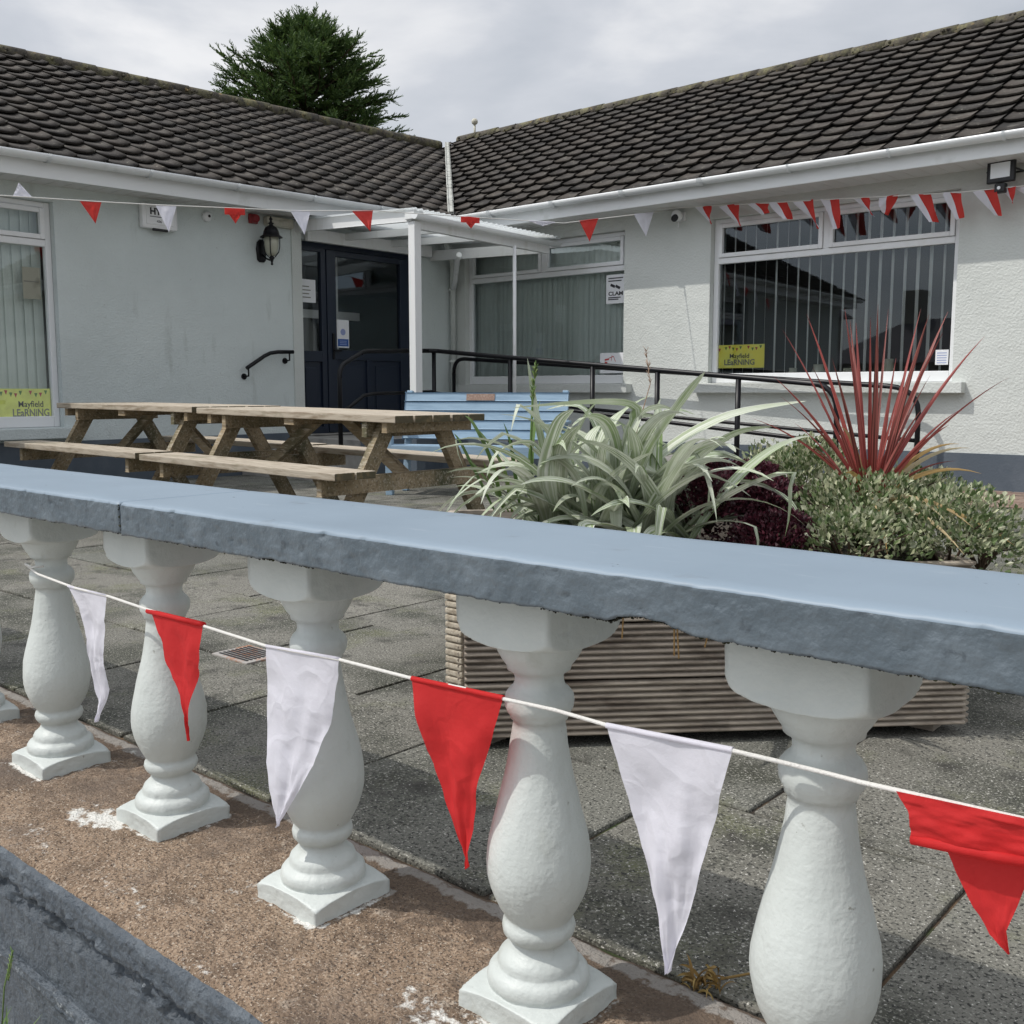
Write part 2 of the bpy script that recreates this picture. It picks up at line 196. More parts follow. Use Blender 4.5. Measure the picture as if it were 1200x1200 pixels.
# ------------------------------------------------------------------ mesh helpers
class MB:
    def __init__(s): s.b = bmesh.new()
    def box(s, x0, x1, y0, y1, z0, z1, bev=0, mi=0):
        r = bmesh.ops.create_cube(s.b, size=1); v = r['verts']
        for q in v: q.co = Vector(((x0+x1)/2+q.co.x*(x1-x0), (y0+y1)/2+q.co.y*(y1-y0), (z0+z1)/2+q.co.z*(z1-z0)))
        fs = {f for q in v for f in q.link_faces}
        for f in fs: f.material_index = mi
        if bev: 
            es = {e for q in v for e in q.link_edges}
            bmesh.ops.bevel(s.b, geom=list(es), offset=bev, segments=2, affect='EDGES', profile=.6)
        return s
    def bar(s, a, b, w, h, up=(0, 0, 1), bev=0):
        """box from a to b, width w (sideways), height h (along up)"""
        a = Vector(a); b = Vector(b); d = b-a; l = d.length; d.normalize(); u = Vector(up); sd = d.cross(u).normalized(); u = sd.cross(d)
        r = bmesh.ops.create_cube(s.b, size=1); v = r['verts']
        for q in v: q.co = (a+b)/2 + d*q.co.x*l + sd*q.co.y*w + u*q.co.z*h
        if bev:
            es = {e for q in v for e in q.link_edges}; bmesh.ops.bevel(s.b, geom=list(es), offset=bev, segments=2, affect='EDGES', profile=.6)
        return s
    def tube(s, pts, r, n=10, cap=True, rad=None):
        pts = [Vector(p) for p in pts]; rings = []; 
        prevu = None
        for i, p in enumerate(pts):
            d = (pts[min(i+1, len(pts)-1)]-pts[max(i-1, 0)]).normalized()
            u = prevu if prevu else (Vector((0, 0, 1)) if abs(d.z) < .9 else Vector((1, 0, 0)))
            sd = d.cross(u)
            if sd.length < 1e-4: sd = d.cross(Vector((0, 1, .01)))
            sd.normalize(); u = sd.cross(d).normalized(); prevu = u
            rr = rad[i] if rad else r
            rings.append([s.b.verts.new(p+(sd*cos(2*pi*k/n)+u*sin(2*pi*k/n))*rr) for k in range(n)])
        for a, b in zip(rings, rings[1:]):
            for k in range(n): f = s.b.faces.new((a[k], a[(k+1) % n], b[(k+1) % n], b[k])); f.smooth = True
        if cap: s.b.faces.new(rings[0][::-1]); s.b.faces.new(rings[-1])
        return s
    def lathe(s, prof, c=(0, 0, 0), n=32, sq=None, axis=None):
        """prof [(r,z)]; sq: half side of a square the radius is clamped to"""
        rings = []
        for r, z in prof:
            ring = []
            for k in range(n):
                a = 2*pi*k/n; rr = r
                if sq: rr = min(r, sq/max(abs(cos(a)), abs(sin(a))))
                p = Vector((cos(a)*rr, sin(a)*rr, z))
                if axis: p = axis @ p
                ring.append(s.b.verts.new(p+Vector(c)))
            rings.append(ring)
        for a, b in zip(rings, rings[1:]):
            for k in range(n): f = s.b.faces.new((a[k], a[(k+1) % n], b[(k+1) % n], b[k])); f.smooth = True
        s.b.faces.new(rings[0][::-1]); s.b.faces.new(rings[-1]); return s
    def quad(s, *p, mi=0):
        f = s.b.faces.new([s.b.verts.new(Vector(q)) for q in p]); f.material_index = mi; return s
    def ribbon(s, pts, ws, ups, v=0.0, mi=0, smooth=True):
        """leaf: centre line, half widths, side vectors; v = fold depth"""
        prev = None; la = s.b.verts.layers.float.get('across') or s.b.verts.layers.float.new('across'); lb = s.b.verts.layers.float.get('along') or s.b.verts.layers.float.new('along'); n = len(pts)
        for i, (p, w, (sd, nn)) in enumerate(zip(pts, ws, ups)):
            row = [s.b.verts.new(p-sd*w+nn*v*w), s.b.verts.new(p), s.b.verts.new(p+sd*w+nn*v*w)]
            for q, x in zip(row, (-1, 0, 1)): q[la] = x; q[lb] = i/(n-1)
            if prev:
                for k in (0, 1): f = s.b.faces.new((prev[k], prev[k+1], row[k+1], row[k])); f.smooth = smooth; f.material_index = mi
            prev = row
        return s
    def build(s, name, m, parent=None, recalc=True):
        if recalc: bmesh.ops.recalc_face_normals(s.b, faces=s.b.faces)
        me = bpy.data.meshes.new(name); s.b.to_mesh(me); s.b.free()
        for x in (m if isinstance(m, (list, tuple)) else [m]): me.materials.append(x)
        o = bpy.data.objects.new(name, me); C.objects.link(o)
        if parent: o.parent = parent
        return o
def tag(o, label=None, cat=None, group=None, kind=None):
    if label: o['label'] = label
    if cat: o['category'] = cat
    if group: o['group'] = group
    if kind: o['kind'] = kind
    return o
def empty(name, loc=(0, 0, 0), rz=0, label=None, cat=None, group=None):
    o = bpy.data.objects.new(name, None); C.objects.link(o); o.location = loc; o.rotation_euler = (0, 0, rz); o.empty_display_size = .1
    return tag(o, label, cat, group)
def copy_tree(o, parent=None):
    c = o.copy(); C.objects.link(c); c.parent = parent
    for ch in [q for q in C.objects if q.parent == o]: copy_tree(ch, c)
    return c
def text(name, body, size, origin, xdir, m, parent=None, up=(0, 0, 1), bold=0.0, depth=.0006, width=None):
    cu = bpy.data.curves.new(name, 'FONT'); cu.body = body; cu.size = size; cu.offset = bold; cu.extrude = depth; cu.resolution_u = 3
    t = bpy.data.objects.new(name+'_tmp', cu); C.objects.link(t); dg = bpy.context.evaluated_depsgraph_get(); dg.update()
    me = bpy.data.meshes.new_from_object(t.evaluated_get(dg)); bpy.data.objects.remove(t)
    xd = Vector(xdir).normalized(); u = Vector(up); z = xd.cross(u).normalized()
    xs = [v.co.x for v in me.vertices]; k = width/(max(xs)-min(xs)) if width else 1
    for v in me.vertices: v.co = Vector(origin)+xd*(v.co.x*k)+u*v.co.y+z*v.co.z
    me.materials.clear(); me.materials.append(m)
    o = bpy.data.objects.new(name, me); C.objects.link(o); o.parent = parent; return o
def nz(x, y=0, z=0): return noise.noise(Vector((x, y, z)))
def pix(x, y, d):
    """a point d metres in front of the camera position in the direction seen at x, y of the photograph"""
    return (Fw+Rt*((x-600)/1202)+Up*((600-y)/1202))*d
# ------------------------------------------------------------------ ground
g = MB(); zl, zh = -1.75, -.94
for a, b, z in ((-300, .85, zl), (1.22, 400, zh)): g.quad((-300, a, z), (300, a, z), (300, b, z), (-300, b, z))
g.quad((-300, .85, zl), (300, .85, zl), (300, .85, -1.1), (-300, .85, -1.1)); g.quad((-300, .85, -1.1), (300, .85, -1.1), (300, 1.22, zh), (-300, 1.22, zh))
tag(g.build('ground', M['terrain']), kind='structure')
g = MB(); g.box(-60, 40, -3, .72, -1.78, -1.742); tag(g.build('pavement', M['palecon']), kind='structure')  # unseen pavement, paled and widened to bounce light at the baluster caps
g = MB(); g.box(-60, 40, -10, -3.02, -1.8, -1.746); tag(g.build('road', M['asphalt']), kind='structure')
g = MB(); g.quad((-9.3, 1.22, -.887), (6, 1.22, -.892), (6, 9.53, -.892), (-9.3, 9.53, -.892)); 
tag(g.build('paving_bed', M['joint']), kind='structure')
g = MB(); P = .635; rng = random.Random(3)
for r in range(-0, 14):
    y0 = 1.262+r*P; off = (-.53 if r % 2 == 0 else -.985)
    for k in range(-15, 10):
        x0 = off+k*P-P
        if x0 < -9.9 or x0 > 5: continue
        xa, xb = max(x0+.005, -9.28), min(x0+P-.005, 5.4); ya, yb = y0+.005, min(y0+P-.005, 9.5)
        if xb-xa < .05 or yb-ya < .05: continue
        z = -.88+rng.uniform(-.003, .003); tx, ty = rng.uniform(-.006, .006), rng.uniform(-.006, .006)
        n0 = len(g.b.verts); g.box(xa, xb, ya, yb, z-.04, z, bev=.006); g.b.verts.ensure_lookup_table()
        for v in g.b.verts[n0:]: v.co.z += (v.co.x-(xa+xb)/2)*tx+(v.co.y-(ya+yb)/2)*ty
tag(g.build('paving_slabs', M['slab'], recalc=False), kind='structure')
g = MB(); g.box(-2.97, -2.77, 1.875, 2.025, -.885, -.874, bev=.003)
dr = g.build('drain_cover', M['screw']); tag(dr, 'small square metal drain cover set in the paving behind the balusters', 'drain cover')
g = MB()
for k in range(8): g.box(-2.95, -2.79, 1.89+k*.016, 1.898+k*.016, -.8745, -.872)
g.build('grate_bars', M['blackmatt'], dr)
g = MB(); rng = random.Random(6)
for j in range(12):
    for k in range(38):
        x0 = -3.28+k*.215+(j % 2)*.107; y0 = 8.26+j*.107; g.box(x0, x0+.208, y0, y0+.10, -.90, -.868+rng.uniform(-.002, .002), bev=.004)
tag(g.build('brick_paving', M['brick'], recalc=False), kind='structure')
# ------------------------------------------------------------------ low wall under the balustrade
BX = [-3.32, -2.83, -2.34, -1.85, -1.363, -.878, -.466, .02, .5]
YC = 1.066
lw = empty('low_wall', (0, 0, 0), label='low slate grey painted wall with a bare brown concrete top under the balusters', cat='wall')
def grid(name, m, us, vs, fn, attrs=None, parent=None):
    verts = [fn(u, v) for u in us for v in vs]; nv = len(vs)
    faces = [(i*nv+j, (i+1)*nv+j, (i+1)*nv+j+1, i*nv+j+1) for i in range(len(us)-1) for j in range(nv-1)]
    me = bpy.data.meshes.new(name); me.from_pydata(verts, [], faces); me.materials.append(m)
    for p in me.polygons: p.use_smooth = True
    for nm, f in (attrs or {}).items():
        a = me.attributes.new(nm, 'FLOAT', 'POINT'); a.data.foreach_set('value', [f(*v) for v in verts])
    me.update(); o = bpy.data.objects.new(name, me); C.objects.link(o); o.parent = parent; return o
fr = lambda a, b, n: [a+(b-a)*i/n for i in range(n+1)]
def bedz(x, y):
    e = max(0, (.80-y)/.02); 
    return -.872+.004*nz(x*9, y*9)+.003*nz(x*40, y*40, 2)+.002*nz(x*110, y*110, 5)-.010*min(1, e)**2-max(0, (y-1.235)/.02)*.012
def limew(x, y, z):
    v = 0
    for bx in BX[:-1]:
        dx = abs(x-bx-.0); dy = abs(y-YC); d = max(dx, dy)-.085; v = max(v, .60-abs(d)*26+.3*nz(x*14, y*14, bx))
        q = math.hypot((x-bx+.12)/.12, (y-.965)/.055); v = max(v, (.64 if abs(bx+1.85) < .1 else .40)-.32*q*q+.25*nz(x*20, y*20, 1))
    v = max(v, .70-((y-1.224-.006*nz(x*3, 5))/.024)**2*.3+.12*nz(x*6, 3))
    v = max(v, .36+.26*nz(x*5, y*9, 7)-.5*max(0, y-.95))
    return max(0, v)
def damp_shade(x, y, z): return max(0, .38+.6*(y-1.03)/.2+.35*nz(x*3, y*3, 4)+.16*(x+1.2)) if y > .98 else .32+.3*nz(x*3, y*3, 4)+.16*(x+1.2)  # damp towards the right, plus shade painted over the strip behind the balusters
grid('wall_top', M['bed'], fr(-4.2, 1.1, 560), fr(.776, 1.262, 100), lambda x, y: (x, y, bedz(x, y)), {'limewash': limew, 'damp_shade': damp_shade}, lw)
def facep(x, t):
    z = -.868-t
    y = .776+.004*nz(x*7, z*7)+.0025*nz(x*45, z*45, 3)
    if t < .012: y += .012*(1-t/.012)**2+.0; z = -.868-t
    ed = .052+.016*nz(x*4, 1)+.014*nz(x*17, 8)+.006*nz(x*60, 3)          # torn lower edge of the top render coat
    if t < ed: y -= .014
    elif t < ed+.05+.02*nz(x*6, 9): y += .006+.020*nz(x*34, z*34, 5)+.009*nz(x*80, z*80, 7)
    if abs(t-ed) < .02: y += .008*nz(x*55, z*55, 12)
    if abs(t-.225-.004*nz(x*5)) < .011: y -= .010
    if t > .236: y -= .003
    return (x, y, z)
def streak_highlight(x, y, z):  # pale streak on the bead plus a highlight painted along the torn edge
    t = -.868-z
    return max(.50-((t-.225)/.014)**2*.3 + .15*nz(x*9, 2), .38-((t-.075-.016*nz(x*4, 1))/.008)**2*.3+.2*nz(x*12, 4))
grid('wall_face', M['wallface'], fr(-4.2, 1.1, 900), [i*.0032 for i in range(0, 95)]+[.32, .5, .9], facep, {'streak_highlight': streak_highlight}, lw)
# ------------------------------------------------------------------ balustrade
ba = empty('balustrade', (0, YC, -.87), label='pale grey bottle balusters carrying a blue grey painted coping along the front', cat='balustrade')
prof = [(.12, -.862), (.12, -.856), (.117, -.850), (.108, -.845), (.094, -.8405), (.078, -.8375), (.0715, -.836), (.0735, -.828), (.0715, -.818), (.066, -.812), (.0590, -.809), (.0580, -.806), (.0575, -.800), (.0545, -.793), (.0480, -.787), (.0425, -.782), (.0395, -.775), (.0395, -.770), (.0455, -.766), (.0505, -.760), (.0525, -.752), (.0505, -.744), (.0465, -.739), (.0500, -.733), (.0565, -.722), (.0635, -.707), (.0695, -.690), (.0725, -.673), (.0735, -.657), (.0728, -.640), (.070, -.620), (.0655, -.600), (.0600, -.578), (.0545, -.556), (.0490, -.534), (.0445, -.510), (.0405, -.485), (.0375, -.463), (.0355, -.450), (.0400, -.449), (.0410, -.444), (.0440, -.440), (.0475, -.433), (.0485, -.424), (.0470, -.415), (.0420, -.408), (.0365, -.403), (.0345, -.397), (.0345, -.389), (.0365, -.384), (.0415, -.380), (.0445, -.379), (.0455, -.373), (.052, -.364), (.058, -.354), (.061, -.345), (.0625, -.341), (.0805, -.338), (.094, -.334), (.104, -.329), (.110, -.322), (.1138, -.310), (.12, -.300), (.12, -.24)]
def dense(pr):
    out = []
    for (r0, z0), (r1, z1) in zip(pr, pr[1:]):
        k = 4 if (z0 < -.834 or z0 > -.343) else 1
        out += [(r0+(r1-r0)*j/k, z0+(z1-z0)*j/k) for j in range(k)]
    return out+[pr[-1]]
# base block: flat square plate with a domed top, then the turned shaft, then a square cap with a domed underside
for i, bx in enumerate(BX):
    m = MB(); m.lathe(dense([(.12, -.880)]+prof), (bx, YC, 0), n=120, sq=.0805)
    sd = i*3.7
    m.b.edges.ensure_lookup_table()
    for e in m.b.edges:
        if len(e.link_faces) == 2 and e.calc_face_angle(0) > .38 and (e.verts[0].co.z < -.832 or e.verts[0].co.z > -.343): e.smooth = False
    for v in m.b.verts:
        p = v.co; d = Vector((p.x-bx, p.y-YC, 0)); 
        if d.length > 1e-5:
            k = .0012*nz(p.x*30+sd, p.y*30, p.z*30)+.0008*nz(p.x*80+sd, p.y*80, p.z*80)-.006*max(0, nz(p.x*55+sd, p.y*55, p.z*55+3)-.45); v.co += d.normalized()*k
    o = m.build('baluster', M['baluster'], ba); o.matrix_parent_inverse = Matrix.Translation(-ba.location)
def cope(x0, x1, idx):
    yf, yb, zt, zb = .928, 1.214, -.200, -.2585
    cs = []  # closed profile parameterised by tag
    for k in range(15): t = k/14; cs.append((yf, zb+(zt-.006-zb)*t, 'f'))
    cs += [(yf+.002, zt-.002, 't'), (yf+.007, zt, 't')]+[(yf+.007+(yb-yf-.014)*k/10, zt, 't') for k in range(1, 11)]
    cs += [(yb-.002, zt-.002, 't'), (yb, zt-.008, 't'), (yb, zb+.02, 'b'), (yb, zb, 'b'), (yb-.08, zb+.002, 'u'), (1.07, zb+.003, 'u'), (yf+.06, zb+.002, 'u'), (yf+.02, zb, 'u'), (yf+.006, zb-.001, 'u')]
    m = MB(); rings = []; n = int((x1-x0)/.006)
    for i in range(n+1):
        x = x0+(x1-x0)*i/n; en = min(i, n-i)*.006; ec = max(0, (.004-en)/.004)**2*.003; ring = []
        low = .0025*nz(x*5, idx)+.002*nz(x*22, 4)+.0022*nz(x*70, 6); chip = 0
        for cx, cw, ch in ((-.615, .05, .012), (-.76, .02, .003), (-1.3, .03, .003)):
            chip = max(chip, ch*max(0, 1-abs(x-cx)/cw)**.6)
        for y, z, k in cs:
            yy, zz = y, z; t = (z-zb)/(zt-zb)
            if k == 'f': yy += .0010*nz(x*13, z*16, 3)+.0016*nz(x*45, z*50, 2)+.0011*nz(x*100, z*110, 8)-.001*(1-t)+ec+max(0, nz(x*60, z*70, 21)-.42)*.012; zz += (low+chip)*(1-t)
            elif k == 'u': zz += low+chip*(1 if y < 1 else 0)
            elif k == 't': zz += .0012*nz(x*6, y*6)-ec
            ring.append(m.b.verts.new((x, yy, zz)))
        rings.append(ring)
    nc = len(cs)
    for a, b in zip(rings, rings[1:]):
        for k in range(nc):
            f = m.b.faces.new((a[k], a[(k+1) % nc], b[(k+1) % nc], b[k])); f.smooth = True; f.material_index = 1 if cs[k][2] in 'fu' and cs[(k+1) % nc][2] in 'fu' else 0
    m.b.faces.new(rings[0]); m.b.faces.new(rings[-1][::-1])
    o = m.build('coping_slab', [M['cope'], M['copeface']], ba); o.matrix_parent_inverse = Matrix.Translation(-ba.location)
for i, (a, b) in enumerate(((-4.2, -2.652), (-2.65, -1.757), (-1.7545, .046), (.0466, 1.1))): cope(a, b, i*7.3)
m = MB(); rg = random.Random(5)  # moss beads, multiplied to paint in the shade line under the coping
for i in range(5200):
    x = rg.uniform(-3.6, .6); 
    if nz(x*4, 11) < -.12 and rg.random() < .8: continue
    y = .934+abs(rg.gauss(0, .010)); z = -.2585+.002*nz(x*22, 4)+.0022*nz(x*70, 6)-rg.uniform(0, .002)+.011*max(0, 1-abs(x+.615)/.05)**.6
    bmesh.ops.create_icosphere(m.b, subdivisions=1, radius=rg.uniform(.0006, .0022), matrix=Matrix.Translation((x, y, z)))
for j in (-1.756, .047):
    for i in range(14):
        bmesh.ops.create_icosphere(m.b, subdivisions=1, radius=rg.uniform(.0008, .0018), matrix=Matrix.Translation((j+rg.uniform(-.003, .003), .9285, rg.uniform(-.252, -.205))))
o = m.build('moss_shade_fringe', M['moss'], ba); o.matrix_parent_inverse = Matrix.Translation(-ba.location); o['kind'] = 'stuff'
# dry roots hanging below the broken coping
for k, (x, l) in enumerate(((-.588, .03), (-.592, .028), (-.66, .02), (-.55, .012))):
    m = MB(); m.tube([(x, .95, -.248), (x+.002, .949, -.26), (x+.004-.002*k, .95, -.262-l)], .0009, 5)
    o = m.build('root_strand', M['straw'], ba); o.matrix_parent_inverse = Matrix.Translation(-ba.location)
# ------------------------------------------------------------------ bungalow
bu = empty('bungalow', (-9.31, 9.54, -.88), label='grey rendered single storey bungalow with two wings and a brown tiled roof', cat='bungalow')
INV = Matrix.Translation((9.31, -9.54, .88))
def bpart(mb, name, m, parent=bu):
    o = mb.build(name, m, parent)
    if parent is bu: o.matrix_parent_inverse = INV
    return o
YW, XW = 9.54, -9.31
def wall_panel(mb, f, u0, u1, z0, z1, holes, depth=.26):
    """f(u, z, d) -> point, d = depth behind the face; holes (ua, ub, za, zb)"""
    us = sorted({u0, u1, *[h[0] for h in holes], *[h[1] for h in holes]}); zs = sorted({z0, z1, *[h[2] for h in holes], *[h[3] for h in holes]})
    for a, b in zip(us, us[1:]):
        for c, d in zip(zs, zs[1:]):
            if any(h[0]-1e-6 <= a and b <= h[1]+1e-6 and h[2]-1e-6 <= c and d <= h[3]+1e-6 for h in holes): continue
            for dd in (0, depth): mb.quad(f(a, c, dd), f(b, c, dd), f(b, d, dd), f(a, d, dd))
    for (a, b, c, d) in holes:
        for p, q in (((a, c), (b, c)), ((b, c), (b, d)), ((b, d), (a, d)), ((a, d), (a, c))):
            mb.quad(f(*p, 0), f(*q, 0), f(*q, depth), f(*p, depth))
W1 = (-5.58, -3.10, .08, 1.76); W2 = (-9.09, -6.66, .08, 1.76); W3 = (2.0, 4.43, -.33, 1.68); DR = (7.16, 8.92, -.49, 1.66)
fR = lambda u, z, d: (u, YW+d, z); fL = lambda u, z, d: (XW-d, u, z)
sofL = lambda y: 1.81+(y-3.8)*.0167
m = MB(); wall_panel(m, fR, XW, 5, -.55, 1.91, [W1, W2]); bpart(m, 'wall', M['render_pale'])
m = MB(); wall_panel(m, fL, -2.0, YW+.26, -.46, 1.93, [W3, DR]); bpart(m, 'wall', M['render'])
m = MB(); m.box(-6.2, 5, YW-.012, YW+.2, -.95, -.55); m.box(-9.31, -6.2, YW-.012, YW+.2, -.95, -.55); bpart(m, 'plinth', M['plinth'])
m = MB(); m.box(XW-.2, XW+.012, -2, 7.0, -.95, -.46); m.box(XW-.2, XW+.008, 7.0, 7.16, -.95, -.46); bpart(m, 'plinth', M['plinth'])
m = MB(); m.box(XW-.02, XW+.018, 7.03, 7.16, -.46, 1.83); bpart(m, 'door_surround', M['render_pale'])
# outer walls, floor and ceiling of the rooms behind
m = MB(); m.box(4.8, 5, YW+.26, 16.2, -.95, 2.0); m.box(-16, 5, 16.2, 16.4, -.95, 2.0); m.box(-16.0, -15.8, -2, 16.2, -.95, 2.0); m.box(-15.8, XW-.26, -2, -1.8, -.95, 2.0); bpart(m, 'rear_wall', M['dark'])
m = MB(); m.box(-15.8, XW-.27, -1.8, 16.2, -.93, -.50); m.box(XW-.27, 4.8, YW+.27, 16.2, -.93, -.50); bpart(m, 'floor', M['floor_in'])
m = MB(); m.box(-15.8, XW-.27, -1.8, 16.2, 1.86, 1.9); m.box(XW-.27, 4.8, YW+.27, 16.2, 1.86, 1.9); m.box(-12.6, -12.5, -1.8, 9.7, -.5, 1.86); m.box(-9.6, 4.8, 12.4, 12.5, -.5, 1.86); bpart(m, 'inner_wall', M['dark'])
def window(f, o, transom, mull, n_low=1, sill=True, sillmat='render_pale'):
    a, b, c, d = o; dp = .075; w = .055; fd = .065; m = MB()
    def bx(ua, ub, za, zb, da=dp, db=dp+fd):
        p, q = f(ua, za, da), f(ub, zb, db); m.box(min(p[0], q[0]), max(p[0], q[0]), min(p[1], q[1]), max(p[1], q[1]), za, zb, bev=.006)
    bx(a+.002, a+w, c+.002, d-.002); bx(b-w, b-.002, c+.002, d-.002); bx(a+w, b-w, c+.002, c+.10); bx(a+w, b-w, d-.05, d-.002)
    bx(a+w, b-w, transom-.03, transom+.03)
    for u in mull: bx(u-.03, u+.03, transom+.03, d-.05)
    fo = bpart(m, 'window', M['upvc'])
    # opening casements above the transom
    m = MB(); es = [a+w]+[k for u in mull for k in (u-.03, u+.03)]+[b-w]
    for ua, ub in zip(es[::2], es[1::2]):
        za, zb = transom+.03, d-.05; s = .045
        for q in ((ua+.003, ua+s, za+.003, zb-.003), (ub-s, ub-.003, za+.003, zb-.003), (ua+s, ub-s, za+.003, za+s), (ua+s, ub-s, zb-s, zb-.003)): bx(*q, dp-.018, dp+.03)
    m.build('casement', M['upvc'], fo)
    m = MB()
    for ua, ub in zip(es[::2], es[1::2]): m.quad(f(ua+.04, transom+.07, dp+.02), f(ub-.04, transom+.07, dp+.02), f(ub-.04, d-.09, dp+.02), f(ua+.04, d-.09, dp+.02))
    m.quad(f(a+w-.004, c+.09, dp+.035), f(b-w+.004, c+.09, dp+.035), f(b-w+.004, transom-.026, dp+.035), f(a+w-.004, transom-.026, dp+.035)); m.build('pane', M['glass'], fo)
    for q in [x for x in C.objects if x.parent == fo]: q.matrix_parent_inverse = Matrix()
    m = MB(); p, q = f(a-.14, c-.10, -.11), f(b+.12, c-.002, .07)
    m.box(min(p[0], q[0]), max(p[0], q[0]), min(p[1], q[1]), max(p[1], q[1]), c-.10, c-.002, bev=.008); bpart(m, 'window_sill', M[sillmat])
    return fo
window(fR, W1, 1.335, [-4.36]); window(fR, W2, 1.365, [-7.875]); window(fL, W3, 1.32, [3.2], sillmat='render')
# vertical blinds, each hanging inside its window
BD = .20
def blind(f, a, b, c, d, pitch, sw, ang, mt, label, jit=.06):
    m = MB(); u = a+pitch/2; r2 = random.Random(int(a*100))
    while u < b-.02:
        an = ang+r2.uniform(-jit, jit); du, dd = cos(an)*sw/2, sin(an)*sw/2
        p = [f(u-du, c, BD-dd), f(u+du, c, BD+dd), f(u+du, d, BD+dd), f(u-du, d, BD-dd)]; mid = [f(u, c, BD+.006), f(u, d, BD+.006)]
        vs = [m.b.verts.new(q) for q in (p[0], mid[0], p[1], p[2], mid[1], p[3])]; m.b.faces.new((vs[0], vs[1], vs[4], vs[5])); m.b.faces.new((vs[1], vs[2], vs[3], vs[4])); u += pitch
    p, q = f(a, d, .18), f(b, d+.04, .22); m.box(min(p[0], q[0]), max(p[0], q[0]), min(p[1], q[1]), max(p[1], q[1]), d, d+.04)
    tag(m.build('vertical_blind', mt, recalc=False), label, 'window blind', 'vertical blinds inside the windows')
blind(fR, W1[0], W1[1], .10, 1.70, .118, .095, R(90+33), M['blind2'], 'open pale vertical blind behind the large right hand window', .1)
blind(fR, W2[0], W2[1], .10, 1.70, .078, .089, R(-7), M['blind'], 'nearly closed grey vertical blind behind the window beside the canopy')
blind(fL, W3[0], W3[1], -.30, 1.62, .085, .098, R(14), M['blind'], 'pale green vertical blind behind the window at the left edge')
# entrance: side light and door
dp = .12
def dbox(mb, ya, yb, za, zb, d0=dp, d1=dp+.06, bev=.004): mb.box(XW-d1, XW-d0, ya, yb, za, zb, bev=bev)
m = MB(); a, b, c, d = DR
for q in ((a+.002, a+.055, c+.002, d-.002), (b-.06, b-.002, c+.002, d-.002), (a+.055, b-.06, d-.06, d-.002), (7.53, 7.60, c+.002, d-.06), (a+.055, 7.53, c+.002, c+.08), (a+.055, 7.53, .33, .45), (a+.055, 7.53, 1.56, d-.06)): dbox(m, *q)
dbox(m, a+.055, 7.53, c+.08, .33, dp+.03, dp+.05); dbox(m, a+.14, 7.45, c+.16, .26, dp+.018, dp+.032); sl_ = bpart(m, 'side_light', M['navy'])
m = MB(); m.quad((XW-dp-.03, a+.05, .44), (XW-dp-.03, 7.535, .44), (XW-dp-.03, 7.535, 1.565), (XW-dp-.03, a+.05, 1.565)); m.build('pane', M['glass'], sl_)
m = MB()
for q in ((7.605, 7.735, c+.01, d-.065), (8.735, 8.855, c+.01, d-.065), (7.735, 8.735, 1.53, d-.065), (7.735, 8.735, .36, .47), (7.735, 8.735, c+.01, c+.16), (8.19, 8.28, c+.16, .36)): dbox(m, *q, dp-.012, dp+.045)
dbox(m, 7.735, 8.735, c+.16, .36, dp+.015, dp+.035)
for q in ((7.80, 8.13, c+.22, .30), (8.34, 8.67, c+.22, .30)): dbox(m, *q, dp+.004, dp+.02)
do = bpart(m, 'door', M['navy'])
m = MB(); m.quad((XW-dp-.02, 7.73, .465), (XW-dp-.02, 8.74, .465), (XW-dp-.02, 8.74, 1.535), (XW-dp-.02, 7.73, 1.535)); m.build('pane', M['glass'], do)
m = MB(); m.box(XW-dp-.0, XW-dp+.03, 7.665, 7.695, .36, .66, bev=.008); m.box(XW-dp+.03, XW-dp+.05, 7.665, 7.78, .45, .475, bev=.006); m.build('handle', M['black'], do)
m = MB(); m.box(XW-.25, XW+.03, a, b, -.50, -.486, bev=.003); bpart(m, 'threshold', M['concrete'])
m = MB(); m.box(XW-.9, XW-.86, 8.35, 8.38, -.5, 1.8); m.box(XW-1.1, XW-1.06, 7.4, 8.9, .9, 1.0); bpart(m, 'inner_screen', M['upvc'])
# notices (each its own thing)
m = MB(); m.box(XW-dp-.028, XW-dp-.026, 7.19, 7.47, .99, 1.245); o = m.build('notice', M['white']); tag(o, 'white paper notice on the glass of the narrow side light', 'notice')
m = MB(); 
for k in range(4): m.box(XW-dp-.0258, XW-dp-.0252, 7.24, 7.40-.02*(k % 2), 1.04+k*.04, 1.052+k*.04)
m.build('print', M['inkgrey'], o)
m = MB(); m.box(XW-dp-.085, XW-dp-.035, 7.21, 7.30, .70, .98, bev=.02); tag(m.build('dispenser', M['white']), 'rounded white dispenser seen through the side light glass', 'dispenser')
m = MB(); m.box(XW-dp-.018, XW-dp-.016, 7.76, 7.94, .50, .82); o = m.build('poster', M['white']); tag(o, 'white poster with a blue panel stuck on the door glass', 'poster')
m = MB(); m.box(XW-dp-.0158, XW-dp-.0152, 7.77, 7.93, .515, .60); m.build('panel', M['blue'], o)
m = MB(); m.lathe([(.038, 0), (.038, .0006)], (XW-dp-.0155, 7.85, .68), 16, axis=Matrix.Rotation(pi/2, 3, 'Y')); m.build('picture', M['lilac'], o)
m = MB(); 
for k in range(3): m.box(XW-dp-.0150, XW-dp-.0146, 7.80, 7.90, .532+k*.02, .54+k*.02)
m.build('print', M['lilac'], o)
